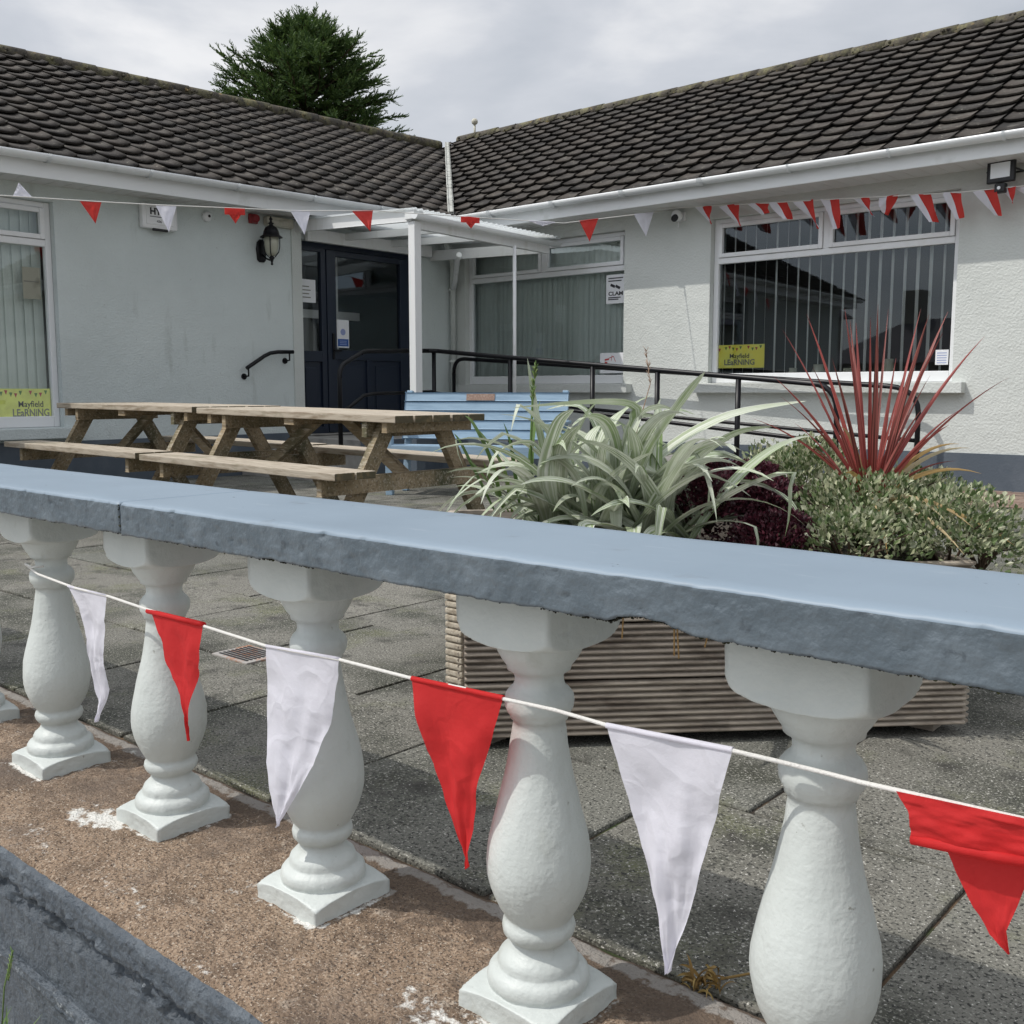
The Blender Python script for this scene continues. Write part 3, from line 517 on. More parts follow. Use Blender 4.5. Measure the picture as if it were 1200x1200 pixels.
def sign(name, f, ua, ub, za, zb, mt, label, mirror, dpt=.12, tx=((.25, .42), (.13, .66))):
    m = MB(); p, q = f(ua, za, dpt), f(ub, zb, dpt+.004); m.box(min(p[0], q[0]), max(p[0], q[0]), min(p[1], q[1]), max(p[1], q[1]), za, zb)
    o = m.build(name, mt); tag(o, label, 'sign'); W_ = ub-ua; H = zb-za; xd = (1, 0, 0) if not mirror else (0, 1, 0)
    text('lettering', 'Mayfield', H*.27, f(ua+W_*tx[0][0], za+H*.43, dpt-.001), xd, M['ink'], o, bold=.0006, width=W_*tx[0][1])
    text('lettering', 'LEaRNiNG', H*.33, f(ua+W_*tx[1][0], za+H*.14, dpt-.001), xd, M['inkgrey'], o, bold=.002, width=W_*tx[1][1])
    for i, t in enumerate((.03, .17, .25, .33, .41, .49, .66, .75, .83, .92)):
        w = W_*.028; zz = zb-H*(.10+.05*cos(i*1.7)); c0 = ua+W_*t
        mq = MB(); mq.quad(f(c0-w, zz, dpt-.0015), f(c0+w, zz, dpt-.0015), f(c0+.001, zz-H*.13, dpt-.0015), f(c0-.001, zz-H*.13, dpt-.0015)); mq.build('printed_pennant', M[('inkred', 'inkgreen')[i % 2]], o)
    return o
sign('window_sign', fR, -5.53, -5.0, .235, .475, M['yellow'], 'yellow sign reading Mayfield Learning inside the large right hand window', False)
sign('window_sign', fL, 3.84, 4.37, -.27, .02, M['lime'], 'lime yellow sign reading Mayfield Learning at the foot of the left edge window', True, tx=((.44, .42), (.34, .62)))
m = MB(); m.box(-6.98, -6.722, YW+.108, YW+.111, .98, 1.30); o = m.build('window_sign', M['white']); tag(o, 'white camera warning sign in the upper corner of the window beside the canopy', 'sign')
text('lettering', 'CLAM', .06, (-6.95, YW+.1075, 1.07), (1, 0, 0), M['ink'], o, bold=.002, width=.2)
m = MB()
for z, x in ((1.255, .2), (1.225, .18), (1.04, .17), (1.02, .14)): m.box(-6.95, -6.95+x, YW+.1065, YW+.1078, z, z+.012)
m.bar((-6.92, YW+.107, 1.19), (-6.86, YW+.107, 1.165), .001, .03, (0, 0, 1)); m.bar((-6.85, YW+.107, 1.175), (-6.79, YW+.107, 1.145), .001, .03, (0, 0, 1)); m.build('camera_pictogram', M['ink'], o)
m = MB(); m.box(-7.06, -6.722, YW+.108, YW+.111, .20, .43); o = m.build('window_sticker', M['white']); tag(o, 'white sticker with a red figure in the lower corner of the window beside the canopy', 'sticker')
m = MB(); m.bar((-6.98, YW+.1072, .26), (-6.97, YW+.1072, .33), .001, .035, (1, 0, 0)); m.bar((-6.99, YW+.1072, .35), (-6.93, YW+.1072, .36), .001, .02); m.bar((-6.93, YW+.1072, .37), (-6.87, YW+.1072, .39), .001, .008); m.bar((-6.87, YW+.1072, .39), (-6.84, YW+.1072, .33), .001, .006, (1, 0, 0)); m.bar((-6.89, YW+.1072, .40), (-6.90, YW+.1072, .34), .001, .006, (1, 0, 0)); m.build('print', M['inkred'], o)
m = MB(); m.box(-3.29, -3.175, YW+.108, YW+.110, .235, .37); o = m.build('window_sticker', M['white']); tag(o, 'small pale sticker in the lower right corner of the large right hand window', 'sticker')
m = MB(); 
for k in range(5): m.box(-3.275, -3.19, YW+.1065, YW+.1078, .25+k*.022, .257+k*.022)
m.build('print', M['lilac'], o)
m = MB(); m.box(XW-.113, XW-.110, 4.17, 4.33, .82, 1.10); o = m.build('window_sticker', M['beige']); tag(o, 'small brownish notice stuck on the left edge window near its frame', 'sticker')
m = MB(); m.box(XW-.1098, XW-.1092, 4.18, 4.32, .97, .98); m.build('print', M['inkgrey'], o)
# things on the inner sill of the big window
for k, (x, h, r) in enumerate(((-4.72, .13, .055), (-4.45, .16, .07), (-4.15, .12, .06), (-3.75, .2, .06))):
    m = MB(); m.lathe([(r*.5, .095), (r*.9, .10), (r, .10+h*.5), (r*.7, .10+h*.8), (r*.75, .10+h)], (x, YW+.2, 0), 20)
    tag(m.build('glass_jar', M['lampglass']), ['small glass jar on the inner sill beside the yellow sign', 'squat glass jar on the inner sill, second from the yellow sign', 'low glass jar on the inner sill, third from the yellow sign', 'tall glass jar on the inner sill farthest from the yellow sign'][k], 'jar', 'jars on the inner window sill')
# --- eaves
m = MB(); m.box(-8.93, 5, 9.125, 9.15, 1.90, 2.045, bev=.003); bpart(m, 'fascia', M['gutter'])
m = MB(); m.box(-8.92, 5, 9.15, YW+.02, 1.90, 1.912)
for k in range(90): m.box(-8.9+k*.15, -8.9+k*.15+.004, 9.152, YW, 1.897, 1.90)
bpart(m, 'soffit', M['soffit'])
def gutter(pa, pb, out, name='gutter', r=.056):
    pa, pb = Vector(pa), Vector(pb); out = Vector(out); m = MB(); d = (pb-pa).normalized(); n = 12; A = []; B = []
    for rr, order in ((r, 1), (r-.005, -1)):
        for k in range(n+1)[::order]:
            t = pi*k/n; o_ = out*cos(t)*rr*1.0-Vector((0, 0, 1))*sin(t)*rr; A.append(m.b.verts.new(pa+o_)); B.append(m.b.verts.new(pb+o_))
    for k in range(len(A)): f = m.b.faces.new((A[k], A[(k+1) % len(A)], B[(k+1) % len(A)], B[k])); f.smooth = True
    m.b.faces.new(A); m.b.faces.new(B[::-1]); g_ = bpart(m, name, M['gutter'])
    l = (pb-pa).length; k = .6
    while k < l:
        c = pa+d*k; m = MB(); r1 = r+.011; wd = .026 if int(k*10) % 3 else .06; pts = [c+out*cos(pi*j/12)*r1-Vector((0, 0, 1))*sin(pi*j/12)*r1 for j in range(13)]
        pts = [c+out*r1+Vector((0, 0, .006))]+pts
        aa = [m.b.verts.new(p-d*wd/2) for p in pts]; bb = [m.b.verts.new(p+d*wd/2) for p in pts]
        for j in range(len(pts)-1): m.b.faces.new((aa[j], aa[j+1], bb[j+1], bb[j]))
        bmesh.ops.solidify(m.b, geom=m.b.faces[:], thickness=.004)
        m.build('gutter_bracket', M['gutter'], g_); k += .93
    return g_
gutter((-8.80, 9.055, 2.065), (5, 9.055, 2.065), (0, -1, 0))
zg = lambda y: 1.955+(y-3.8)*.0167
gutter((-8.845, -2, zg(-2)+.018), (-8.845, 9.0, zg(9)+.018), (1, 0, 0))
m = MB(); m.bar((-8.935, -2, zg(-2)-.085), (-8.935, 9.13, zg(9.13)-.085), .025, .15); bpart(m, 'fascia', M['gutter'])
m = MB(); m.bar((-9.13, -2, sofL(-2)+.004), (-9.13, 9.13, sofL(9.13)+.004), .38, .012)
for k in range(72): y = -1.8+k*.15; m.bar((-9.30, y, sofL(y)-.0045), (-8.95, y, sofL(y)-.0045), .004, .004)
bpart(m, 'soffit', M['soffit'])
# --- roofs: tiles laid row by row; h = local surface
def tiles(name, org, ua, va, nu, nv, w, pl, clip, back=None):
    """org lower corner at eave, ua along eave, va up the slope (unit), nrm normal"""
    ua = Vector(ua).normalized(); va = Vector(va); vl = va.normalized(); nn = ua.cross(vl).normalized()
    if nn.z < 0: nn = -nn
    m = MB(); rg = random.Random(11); K = 8
    hp = [.012, .001, -.002, -.003, -.003, -.003, -.001, .005, .024]   # flat pan then roll
    for r in range(nv):
        for c in range(nu):
            jz = rg.uniform(-.003, .003); jt = rg.uniform(-.004, .004); ju = rg.uniform(-.003, .003)
            rows = []
            for vv, hh in ((-.030, .019), (-.036, .036), (pl*.5, .018), (pl+.01, .000)):
                row = []
                for k in range(K+1):
                    u = (c+k/K)*w+ju; v = r*pl+vv+ju
                    if vv < 0 and hp[k] > .006: v += .004      # rounded nose of the roll
                    p = Vector(org)+ua*u+vl*v+nn*(hp[k]*1.15+hh+jz+jt*(k/K-.5)); row.append(m.b.verts.new(p))
                rows.append(row)
            for a, b in zip(rows, rows[1:]):
                for k in range(K): f = m.b.faces.new((a[k], a[k+1], b[k+1], b[k])); f.smooth = a is not rows[0]
    for co_, no_ in clip:
        bmesh.ops.bisect_plane(m.b, geom=m.b.verts[:]+m.b.edges[:]+m.b.faces[:], plane_co=co_, plane_no=no_, clear_outer=True)
    return bpart(m, name, M['tile'])
VB = Vector((-8.87, 9.07, 2.0)); sq2 = 1/math.sqrt(2)
# right roof: eave along X, rising to +Y
eR = 2.06; Yr = 12.9; zr = 4.17; runR = Yr-9.06
vR = Vector((0, runR, zr-eR)); slR = vR.length
tiles('roof_tiles', (-13.5, 9.06, eR), (1, 0, 0), vR, 62, 16, .3, slR/16, [(VB, Vector((-1, -1, 0)).normalized()), ((0, Yr, 0), (0, 1, 0))])
# left roof: eave along Y, rising to -X (slightly higher towards the corner)
Xr = -12.52; runL = -8.86-Xr
zeL = lambda y: zg(y)+.016; zrL = lambda y: 3.86+(y-5.42)*.024
oL = Vector((-8.86, -2.2, zeL(-2.2))); u_L = Vector((0, 1, .0167)); vL = Vector((Xr+8.86, 0, zrL(5.4)-zeL(5.4))); slL = vL.length
tiles('roof_tiles', oL, u_L, vL, 54, 17, .288, slL/17, [(VB, Vector((1, 1, 0)).normalized()), ((Xr, 0, 0), (-1, 0, 0))])
# closing slopes and boards beneath
m = MB(); m.quad((-9, 9.15, 2.0), (5, 9.15, 2.0), (5, Yr, zr-.05), (-12.7, Yr, zr-.05)); m.quad((-16.3, 16.6, 1.9), (5, 16.6, 1.9), (5, Yr, zr-.04), (-14, Yr, zr-.04))
m.quad((-8.95, -2, 1.86), (-8.95, 9.15, 2.0), (Xr, 12.7, zrL(12.7)-.05), (Xr, -2, zrL(-2)-.05)); m.quad((-16.2, -2, 1.85), (-16.2, 16.6, 1.95), (Xr, 14, 4.0), (Xr, -2, zrL(-2)-.05))
m.quad((5, 9.1, 1.95), (5, 16.6, 1.9), (5, Yr, zr), (5, Yr, zr-.01)); m.quad((-8.9, -2, 1.85), (-16.2, -2, 1.85), (Xr, -2, zrL(-2)-.05), (Xr+.01, -2, zrL(-2)-.05)); bpart(m, 'roof_deck', M['tile'])
def ridge(a, b, name='ridge'):
    a, b = Vector(a), Vector(b); d = (b-a); l = d.length; d.normalize(); n = int(l/.42); m = MB(); rg = random.Random(2)
    for i in range(n):
        p, q = a+d*(i*l/n), a+d*((i+1)*l/n+.03); z = Vector((0, 0, rg.uniform(-.005, .009))); m.tube([p+z, q+z+Vector((0, 0, .006))], .085, 12)
    # bedding mortar and moss lumps along the edge
    for i in range(int(l*26)):
        t = rg.random()*l; s_ = rg.choice((-1, 1)); sd = Vector((-d.y, d.x, 0))*s_*rg.uniform(.03, .10); r_ = rg.uniform(.008, .028)
        bmesh.ops.create_icosphere(m.b, subdivisions=1, radius=r_, matrix=Matrix.Translation(a+d*t+sd+Vector((0, 0, rg.uniform(.0, .06)-abs(sd.length)*.45+.02))))
    return bpart(m, name, M['ridge'])
ridge((-12.4, Yr, zr-.01), (5, Yr, zr-.01)); ridge((Xr, -2, zrL(-2)-.0), (Xr, 12.5, zrL(12.5)))
# valley strip
m = MB(); rg = random.Random(4); n = 26; a = Vector((-8.86, 9.06, 2.10)); b = Vector((-12.46, 12.66, 4.07))
for i in range(n):
    p = a.lerp(b, i/n); q = a.lerp(b, (i+1.25)/n); wv = rg.uniform(.045, .056); m.bar(p+Vector((0, 0, rg.uniform(-.003, .004)+.028)), q+Vector((0, 0, .028)), wv, .03, up=(0, 0, 1), bev=.012)
bpart(m, 'valley', M['valley'])
m = MB(); vb = Vector((-12.05, 12.9, zr)); m.tube([vb, vb+Vector((0, 0, .22))], .018, 8); bmesh.ops.create_icosphere(m.b, subdivisions=2, radius=.055, matrix=Matrix.Translation(vb+Vector((0, 0, .26)))); bpart(m, 'ridge_vent', M['beige'])
# downpipe in the corner
m = MB(); m.tube([(-9.05, 9.10, 2.0), (-9.07, 9.15, 1.86), (-9.2, 9.42, 1.62), (-9.235, 9.47, 1.54), (-9.235, 9.47, -.49)], .034, 12); dpz = bpart(m, 'downpipe', M['render_pale'])
for z in (1.25, .35): m = MB(); m.lathe([(.045, z), (.045, z+.04)], (-9.235, 9.47, 0), 14); m.box(-9.31, -9.235, 9.46, 9.535, z+.01, z+.03); m.build('pipe_clip', M['render_pale'], dpz)
# ------------------------------------------------------------------ ramp, landing, steps
m = MB()
def prism(m, pts, y0, y1):
    A = [m.b.verts.new((x, y0, z)) for x, z in pts]; B = [m.b.verts.new((x, y1, z)) for x, z in pts]
    m.b.faces.new(A); m.b.faces.new(B[::-1])
    for k in range(len(pts)): m.b.faces.new((A[k], A[(k+1) % len(pts)], B[(k+1) % len(pts)], B[k]))
ra = empty('access_ramp', (-7, 8.8, -.88), label='low concrete ramp and landing rising along the wall to the entrance door', cat='ramp'); RI = Matrix.Translation((7, -8.8, .88))
prism(m, [(-9.30, -.93), (-3.6, -.93), (-3.6, -.876), (-8.05, -.505), (-9.30, -.505)], 8.18, 9.525); m.box(-9.295, -8.12, 6.95, 8.178, -.93, -.506, bev=.006); o = m.build('ramp_slab', M['concrete'], ra); o.matrix_parent_inverse = RI
m = MB(); prism(m, [(-8.13, -.93), (-3.6, -.93), (-3.6, -.84), (-8.13, -.455)], 8.06, 8.176); m.box(-8.118, -8.06, 6.95, 8.06, -.93, -.508); o = m.build('ramp_kerb', M['plinth'], ra); o.matrix_parent_inverse = RI
for k, (y, z) in enumerate(((6.63, -.625), (6.31, -.755))):
    m = MB(); m.box(-9.29, -8.06, y, y+.318, -.93, z, bev=.006); o = m.build('step', M['concrete'], ra); o.matrix_parent_inverse = RI
def arc(p, c, q, n=6):
    p, c, q = Vector(p), Vector(c), Vector(q); return [(p*(1-t)**2+c*2*t*(1-t)+q*t*t) for t in [i/n for i in range(n+1)]]
# outer handrail
rl = empty('handrail', (-7, 8.15, -.88), label='outer black tubular handrail following the steps, the landing and down the ramp', cat='handrail'); HI = Matrix.Translation((7, -8.15, .88))
def hp(m, name): o = m.build(name, M['black'], rl); o.matrix_parent_inverse = HI; return o
zr_ = lambda x: .44-(x+8.25)*.0845; Y8 = 8.15; X8 = -8.25
pts = [(X8, 6.80, -.75), (X8, 6.80, .13)]+arc((X8, 6.80, .13), (X8, 6.80, .235), (X8, 6.87, .28))+[(X8, 7.08, .385)]+arc((X8, 7.08, .385), (X8, 7.13, .41), (X8, 7.2, .413))+[(X8, 8.05, .44)]+arc((X8, 8.05, .44), (X8, Y8, .445), (X8+.1, Y8, .435))
pts += [(x, Y8, zr_(x)) for x in (-7.5, -6.5, -5.5, -4.5, -3.78)]+arc((-3.78, Y8, zr_(-3.78)), (-3.56, Y8, zr_(-3.56)), (-3.55, Y8, -.17))+[(-3.55, Y8, -.88)]
m = MB(); m.tube(pts, .024, 12); hp(m, 'top_rail')
m = MB(); m.tube([(X8, 6.83, -.22), (X8, 7.12, -.05), (X8, 7.25, -.03), (X8, 8.12, -.01)], .02, 10); m.tube([(X8, Y8, -.02)]+[(x, Y8, zr_(x)-.47) for x in (-8, -7, -6, -5, -4, -3.56)], .019, 10); hp(m, 'mid_rail')
for x in (X8, -7.12, -6.05, -5.30, -4.46):
    m = MB(); m.tube([(x, Y8, -.9), (x, Y8, zr_(x)-.02)], .024, 12); hp(m, 'post')
rl = empty('handrail', (-6, 9.36, -.88), label='inner black tubular handrail running along the wall below the windows', cat='handrail'); HI = Matrix.Translation((6, -9.36, .88))
zi = lambda x: .40-(x+9)*.066; Y9 = 9.34
pts = [(-9.1, Y9, -.5), (-9.1, Y9, .22)]+arc((-9.1, Y9, .22), (-9.1, Y9, .40), (-8.92, Y9, zi(-8.92)))+[(x, Y9, zi(x)) for x in (-8, -7, -6, -5, -4, -3.6)]+arc((-3.6, Y9, zi(-3.6)), (-3.32, Y9, zi(-3.32)), (-3.31, Y9, -.2))+[(-3.31, Y9, -.88)]
m = MB(); m.tube(pts, .024, 12); hp(m, 'top_rail')
m = MB(); m.tube([(-9.1, Y9, -.08)]+[(x, Y9, zi(x)-.47) for x in (-9, -8, -7, -6, -5, -4, -3.32)], .019, 10); hp(m, 'mid_rail')

# short wall handrail
m = MB(); X_ = XW+.09; m.tube([(X_, 6.36, .235), (X_, 6.40, .26), (X_, 6.58, .365), (X_, 6.66, .40), (X_, 6.76, .415), (X_, 6.96, .42)], .021, 12); o = m.build('wall_handrail', M['black']); tag(o, 'short bent black handrail fixed to the left wall beside the door', 'handrail')
for y, z in ((6.38, .225), (6.91, .40)):
    m = MB(); m.tube([(X_, y, z), (X_, y, z-.07), (XW+.01, y, z-.075)], .009, 8); m.lathe([(.032, 0), (.032, .012)], (XW, y, z-.075), 14, axis=Matrix.Rotation(pi/2, 3, 'Y')); m.build('bracket', M['black'], o)
# ------------------------------------------------------------------ canopy
ca = empty('entrance_canopy', (-7.42, 7.1, -.88), label='white timber entrance canopy with a clear corrugated roof on a square post', cat='canopy'); CI = Matrix.Translation((7.42, -7.1, .88))
def cp(m, name, mt='whitewood'): o = m.build(name, M[mt], ca); o.matrix_parent_inverse = CI; return o
XC = -7.47
m = MB(); m.bar((XW+.02, 7.10, 1.775), (XC, 7.10, 1.70), .04, .12, bev=.004); cp(m, 'front_fascia')
m = MB(); m.bar((XC, 7.12, 1.64), (XC, 9.2, 1.60), .045, .13, bev=.004); m.bar((XW+.02, 9.16, 1.66), (XC, 9.16, 1.60), .045, .12, bev=.004); m.bar((-9.25, 7.2, 1.70), (-9.25, 9.1, 1.70), .045, .13); cp(m, 'beam')
m = MB()
for y in (7.75, 8.45): m.bar((XW+.05, y, 1.73), (XC-.03, y, 1.655), .045, .075)
cp(m, 'rafter')
m = MB(); m.box(XC-.045, XC+.045, 7.085, 7.175, -.42, 1.64, bev=.006); cp(m, 'post')
m = MB(); m.box(XC-.06, XC+.06, 7.07, 7.19, -.90, -.42, bev=.008); cp(m, 'post_foot', 'plinth')
m = MB(); m.box(XC-.06, XC+.075, 7.055, 7.185, 1.655, 1.745, bev=.008); cp(m, 'post_cap')
m = MB(); m.tube([(XC+.09, 8.52, -.5), (XC+.09, 8.52, 1.55)], .02, 12); cp(m, 'prop', 'upvc')
m = MB(); pa, pb = Vector((XC+.085, 7.05, 1.70)), Vector((XC+.085, 9.28, 1.655)); n = 10; A = []; B = []
for k in range(n+1): t = pi*k/n; o_ = Vector((cos(t)*.045, 0, -sin(t)*.05)); A.append(m.b.verts.new(pa+o_)); B.append(m.b.verts.new(pb+o_))
for k in range(n): m.b.faces.new((A[k], A[k+1], B[k+1], B[k])).smooth = True
m.b.faces.new(A); m.b.faces.new(B[::-1]); cp(m, 'gutter', 'gutter')
m = MB(); rows = []; n = 150
for x, z in ((XW+.03, 1.845), (XC+.10, 1.745)):
    rows.append([m.b.verts.new((x, 7.04+(9.3-7.04)*k/n, z+.014*sin(k/n*2*pi*29)-.03*k/n)) for k in range(n+1)])
for k in range(n): m.b.faces.new((rows[0][k], rows[0][k+1], rows[1][k+1], rows[1][k])).smooth = True
cp(m, 'corrugated_roof', 'clearplastic')
m = MB(); m.tube([(-8.62, 8.95, 1.60), (-8.75, 9.05, 1.56), (-9.12, 9.40, 1.38), (-9.2, 9.45, 1.28)], .032, 10); cp(m, 'drain_pipe', 'gutter')
# ------------------------------------------------------------------ fittings on the walls
al = empty('alarm_box', (XW, 5.44, 1.67), label='white alarm box lettered HY on the left wall under the eaves', cat='alarm box')
m = MB(); m.box(0, .075, -.19, .19, -.12, .115, bev=.028); m.box(.06, .083, -.15, .15, -.085, .085, bev=.01); m.build('case', M['beige'] if 0 else M['upvc'], al)
m = MB(); m.box(.05, .076, -.08, .08, -.14, -.115, bev=.008); m.build('vent', M['blackmatt'], al)
text('lettering', 'HY', .085, (.085, -.115, .012), (0, 1, 0), M['ink'], al, bold=.003, width=.12); text('lettering', '436', .035, (.085, -.045, -.062), (0, 1, 0), M['ink'], al)
m = MB(); m.box(.0835, .0845, -.115, .06, -.012, -.006); m.build('underline', M['ink'], al)
m = MB(); ax = Matrix.Rotation(pi/2, 3, 'Y'); m.lathe([(.05, 0), (.05, .03), (.035, .05), (.012, .06)], (XW, 5.99, 1.745), 20, axis=ax); o = m.build('dome_sensor', M['upvc']); tag(o, 'small round white sensor on the wall between alarm box and red sounder', 'sensor')
m = MB(); m.lathe([(.014, 0), (.014, .008)], (XW+.057, 5.99, 1.745), 12, axis=ax); m.build('lens', M['blackmatt'], o)
m = MB(); m.lathe([(.05, 0), (.048, .05), (.040, .085), (.03, .09)], (XW, 6.54, 1.79), 20, axis=ax); m.box(XW, XW+.04, 6.49, 6.59, 1.74, 1.84, bev=.01); tag(m.build('alarm_sounder', M['redplastic']), 'dark red fire alarm sounder on the wall under the eaves', 'sounder')
m = MB(); m.box(XW, XW+.08, 6.68, 7.02, 1.735, 1.835, bev=.015); m.box(XW+.08, XW+.09, 6.72, 7.0, 1.75, 1.80, bev=.004); tag(m.build('bulkhead_light', M['beige']), 'long beige bulkhead fitting above the lantern beside the door', 'light fitting')
# lantern
la = empty('wall_lantern', (XW, 6.64, 1.50), label='black coach lantern on a scrolled bracket left of the door', cat='wall lantern')
m = MB(); m.lathe([(.03, -.12), (.05, -.10), (.06, 0), (.05, .06), (.02, .09)], (.012, 0, -.01), 16); 
for v in m.b.verts: v.co.x = .008+(v.co.x-.012)*.35
m.tube([(.02, 0, -.06), (.08, 0, -.10), (.14, 0, -.12), (.17, 0, -.09)], .009, 8); m.lathe([(.006, -.17), (.014, -.16), (.008, -.15), (.016, -.12), (.03, -.10), (.012, -.085)], (.17, 0, 0), 12)
m.build('bracket', M['black'], la)
m = MB(); m.lathe([(.03, -.085), (.055, -.05), (.066, .02), (.068, .085)], (.17, 0, 0), 24); m.build('lamp_glass', M['lampglass'], la)
m = MB(); m.lathe([(.105, .082), (.10, .09), (.078, .105), (.070, .14), (.052, .175), (.02, .195), (.018, .205), (.032, .212), (.012, .222), (.010, .24), (.018, .25), (.003, .275)], (.17, 0, 0), 24)
for k in range(4):
    a = pi/4+k*pi/2; m.tube([Vector((.17+cos(a)*r, sin(a)*r, z)) for r, z in ((.03, -.095), (.065, -.05), (.076, 0), (.078, .085))], .005, 6)
m.build('lamp_cage', M['black'], la); la.scale = (1.12, 1.12, 1.12)
# camera on right wall
cm = empty('security_camera', (-5.93, YW, 1.80), label='small white and black security camera under the eaves between the windows', cat='security camera')
m = MB(); m.box(-.05, .05, -.03, 0, -.03, .06, bev=.008); m.bar((0, -.02, .02), (-.01, -.10, .01), .03, .03); m.build('bracket', M['upvc'], cm)
m = MB(); m.lathe([(.045, 0), (.052, .01), (.052, .07), (.04, .08)], (0, -.06, .01), 20, axis=Matrix.Rotation(R(75), 3, 'X')); m.build('housing', M['upvc'], cm)
m = MB(); m.lathe([(.040, 0), (.040, .012)], (0, -.138, -.012), 20, axis=Matrix.Rotation(R(75), 3, 'X')); m.build('lens', M['blackmatt'], cm)
m = MB(); m.lathe([(.006, -.1), (.006, -.04)], (0, -.07, 0), 8); m.build('aerial', M['upvc'], cm)
# floodlight
fl = empty('floodlight', (-2.70, YW, 1.80), rz=R(-8), label='black floodlight with a motion sensor below it on the right hand wall', cat='floodlight')
m = MB(); m.box(-.115, .115, -.20, -.155, -.07, .125, bev=.012); m.build('housing', M['blackmatt'], fl)
m = MB(); m.box(-.08, .08, -.205, -.199, -.032, .090); m.build('lens', M['lens'], fl)
m = MB(); m.tube([(-.118, -.18, .03), (-.118, -.02, .03), (.118, -.02, .03), (.118, -.18, .03)], .008, 6); m.box(-.04, .04, -.03, 0, -.02, .08); m.build('bracket', M['blackmatt'], fl)
m = MB(); m.box(-.045, .045, -.205, -.14, -.155, -.075, bev=.015); s_ = m.build('motion_sensor', M['blackmatt'], fl)
m = MB(); m.lathe([(.014, 0), (.014, .008)], (-.0, -.208, -.115), 12, axis=Matrix.Rotation(pi/2, 3, 'X')); m.build('sensor_eye', M['lens'], s_)
# ------------------------------------------------------------------ picnic tables
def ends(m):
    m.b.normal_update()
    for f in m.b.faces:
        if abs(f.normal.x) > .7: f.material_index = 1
def picnic(loc, rz, tilt, label):
    t = empty('picnic_table', loc, rz, label, 'picnic table', 'picnic tables placed end to end'); t.rotation_euler = (0, tilt, rz)
    Lh = .975; 
    m = MB(); rg = random.Random(int(loc[0]*10))
    for k in range(5): y = -.36+k*.146; e = rg.uniform(-.006, .006); m.box(-Lh+e, Lh+e, y, y+.136, .705, .745, bev=.005)
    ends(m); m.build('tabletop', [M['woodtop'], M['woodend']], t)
    for s in (-1, 1):
        m = MB()
        for k in range(2): y = s*.645-.14+k*.142; e = rg.uniform(-.006, .006); m.box(-Lh+e, Lh+e, y, y+.136, .415, .455, bev=.005)
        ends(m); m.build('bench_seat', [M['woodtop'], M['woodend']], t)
    for sx in (-1, 1):
        x = sx*.74
        m = MB(); m.bar((x+sx*.048, -.74, .365), (x+sx*.048, .74, .365), .042, .095, bev=.004); m.build('cross_beam', M['wood'], t)
        m = MB(); m.bar((x-sx*.048, -.34, .66), (x-sx*.048, .34, .66), .042, .085, bev=.004); m.bar((x+sx*.12, -.34, .675), (x+sx*.12, .34, .675), .042, .055, bev=.004); m.build('batten', M['wood'], t)
        for sy in (-1, 1): m = MB(); m.bar((x, sy*.60, .0), (x, sy*.20, .70), .042, .095, (1, 0, 0)) if 0 else m.bar((x, sy*.62, .0), (x, sy*.20, .70), .095, .042, (1, 0, 0), bev=.004); m.build('leg', M['wood'], t)
        m = MB(); m.bar((sx*.70, .02*sx, .34), (sx*.10, .02*sx, .70), .07, .042, (0, 1, 0) if 0 else (0, 1, .0), bev=.004); m.build('brace', M['wood'], t)
    m = MB(); m.bar((0, -.34, .685), (0, .34, .685), .095, .04, bev=.004); m.build('batten', M['wood'], t)
    return t
picnic((-5.13, 4.16, -.868), 0, R(.7), 'weathered picnic table on the right, the nearer end standing by the planter')
picnic((-7.13, 4.16, -.845), 0, R(.3), 'weathered picnic table on the left, closer to the window at the left edge')
# ------------------------------------------------------------------ blue bench
be = empty('garden_bench', (-5.95, 6.38, -.88), R(27), 'pale blue painted slatted garden bench with a small plaque on its back', 'garden bench')
hw = .735
for k in range(5):
    z0 = .50+k*.081; y = .20+k*.022; m = MB(); m.bar((-hw+.0, y, z0), (hw, y, z0), .024, .076, (0, .26, 1), bev=.008 if k < 4 else .01); m.build('back_slat', M['bluewood'], be)
for k in range(4): m = MB(); y = -.24+k*.105; m.box(-hw+.04, hw-.04, y, y+.095, .405-.006*k, .432-.006*k, bev=.006); m.build('seat_slat', M['bluewood'], be)
m = MB(); m.box(-hw+.06, hw-.06, -.265, -.242, .33, .425, bev=.005); m.build('front_rail', M['bluewood'], be)
for s in (-1, 1):
    x = s*(hw-.03)
    m = MB(); m.box(x-.03, x+.03, -.25, -.19, 0, .60, bev=.006); m.build('leg', M['bluewood'], be)
    m = MB(); m.bar((x, .17, 0), (x, .33, .88), .05, .06, (0, 1, 0), bev=.006); m.build('leg', M['bluewood'], be)
    m = MB(); m.box(x-.045+s*.02, x+.045+s*.02, -.30, .25, .60, .628, bev=.008); m.build('armrest', M['bluewood'], be)
    m = MB(); m.box(x-.02, x+.02, -.19, .18, .30, .36); m.build('side_rail', M['bluewood'], be)
m = MB(); m.bar((-.17, .271, .825), (.085, .271, .825), .004, .058, (0, .26, 1)); m.build('plaque', M['brass'], be)
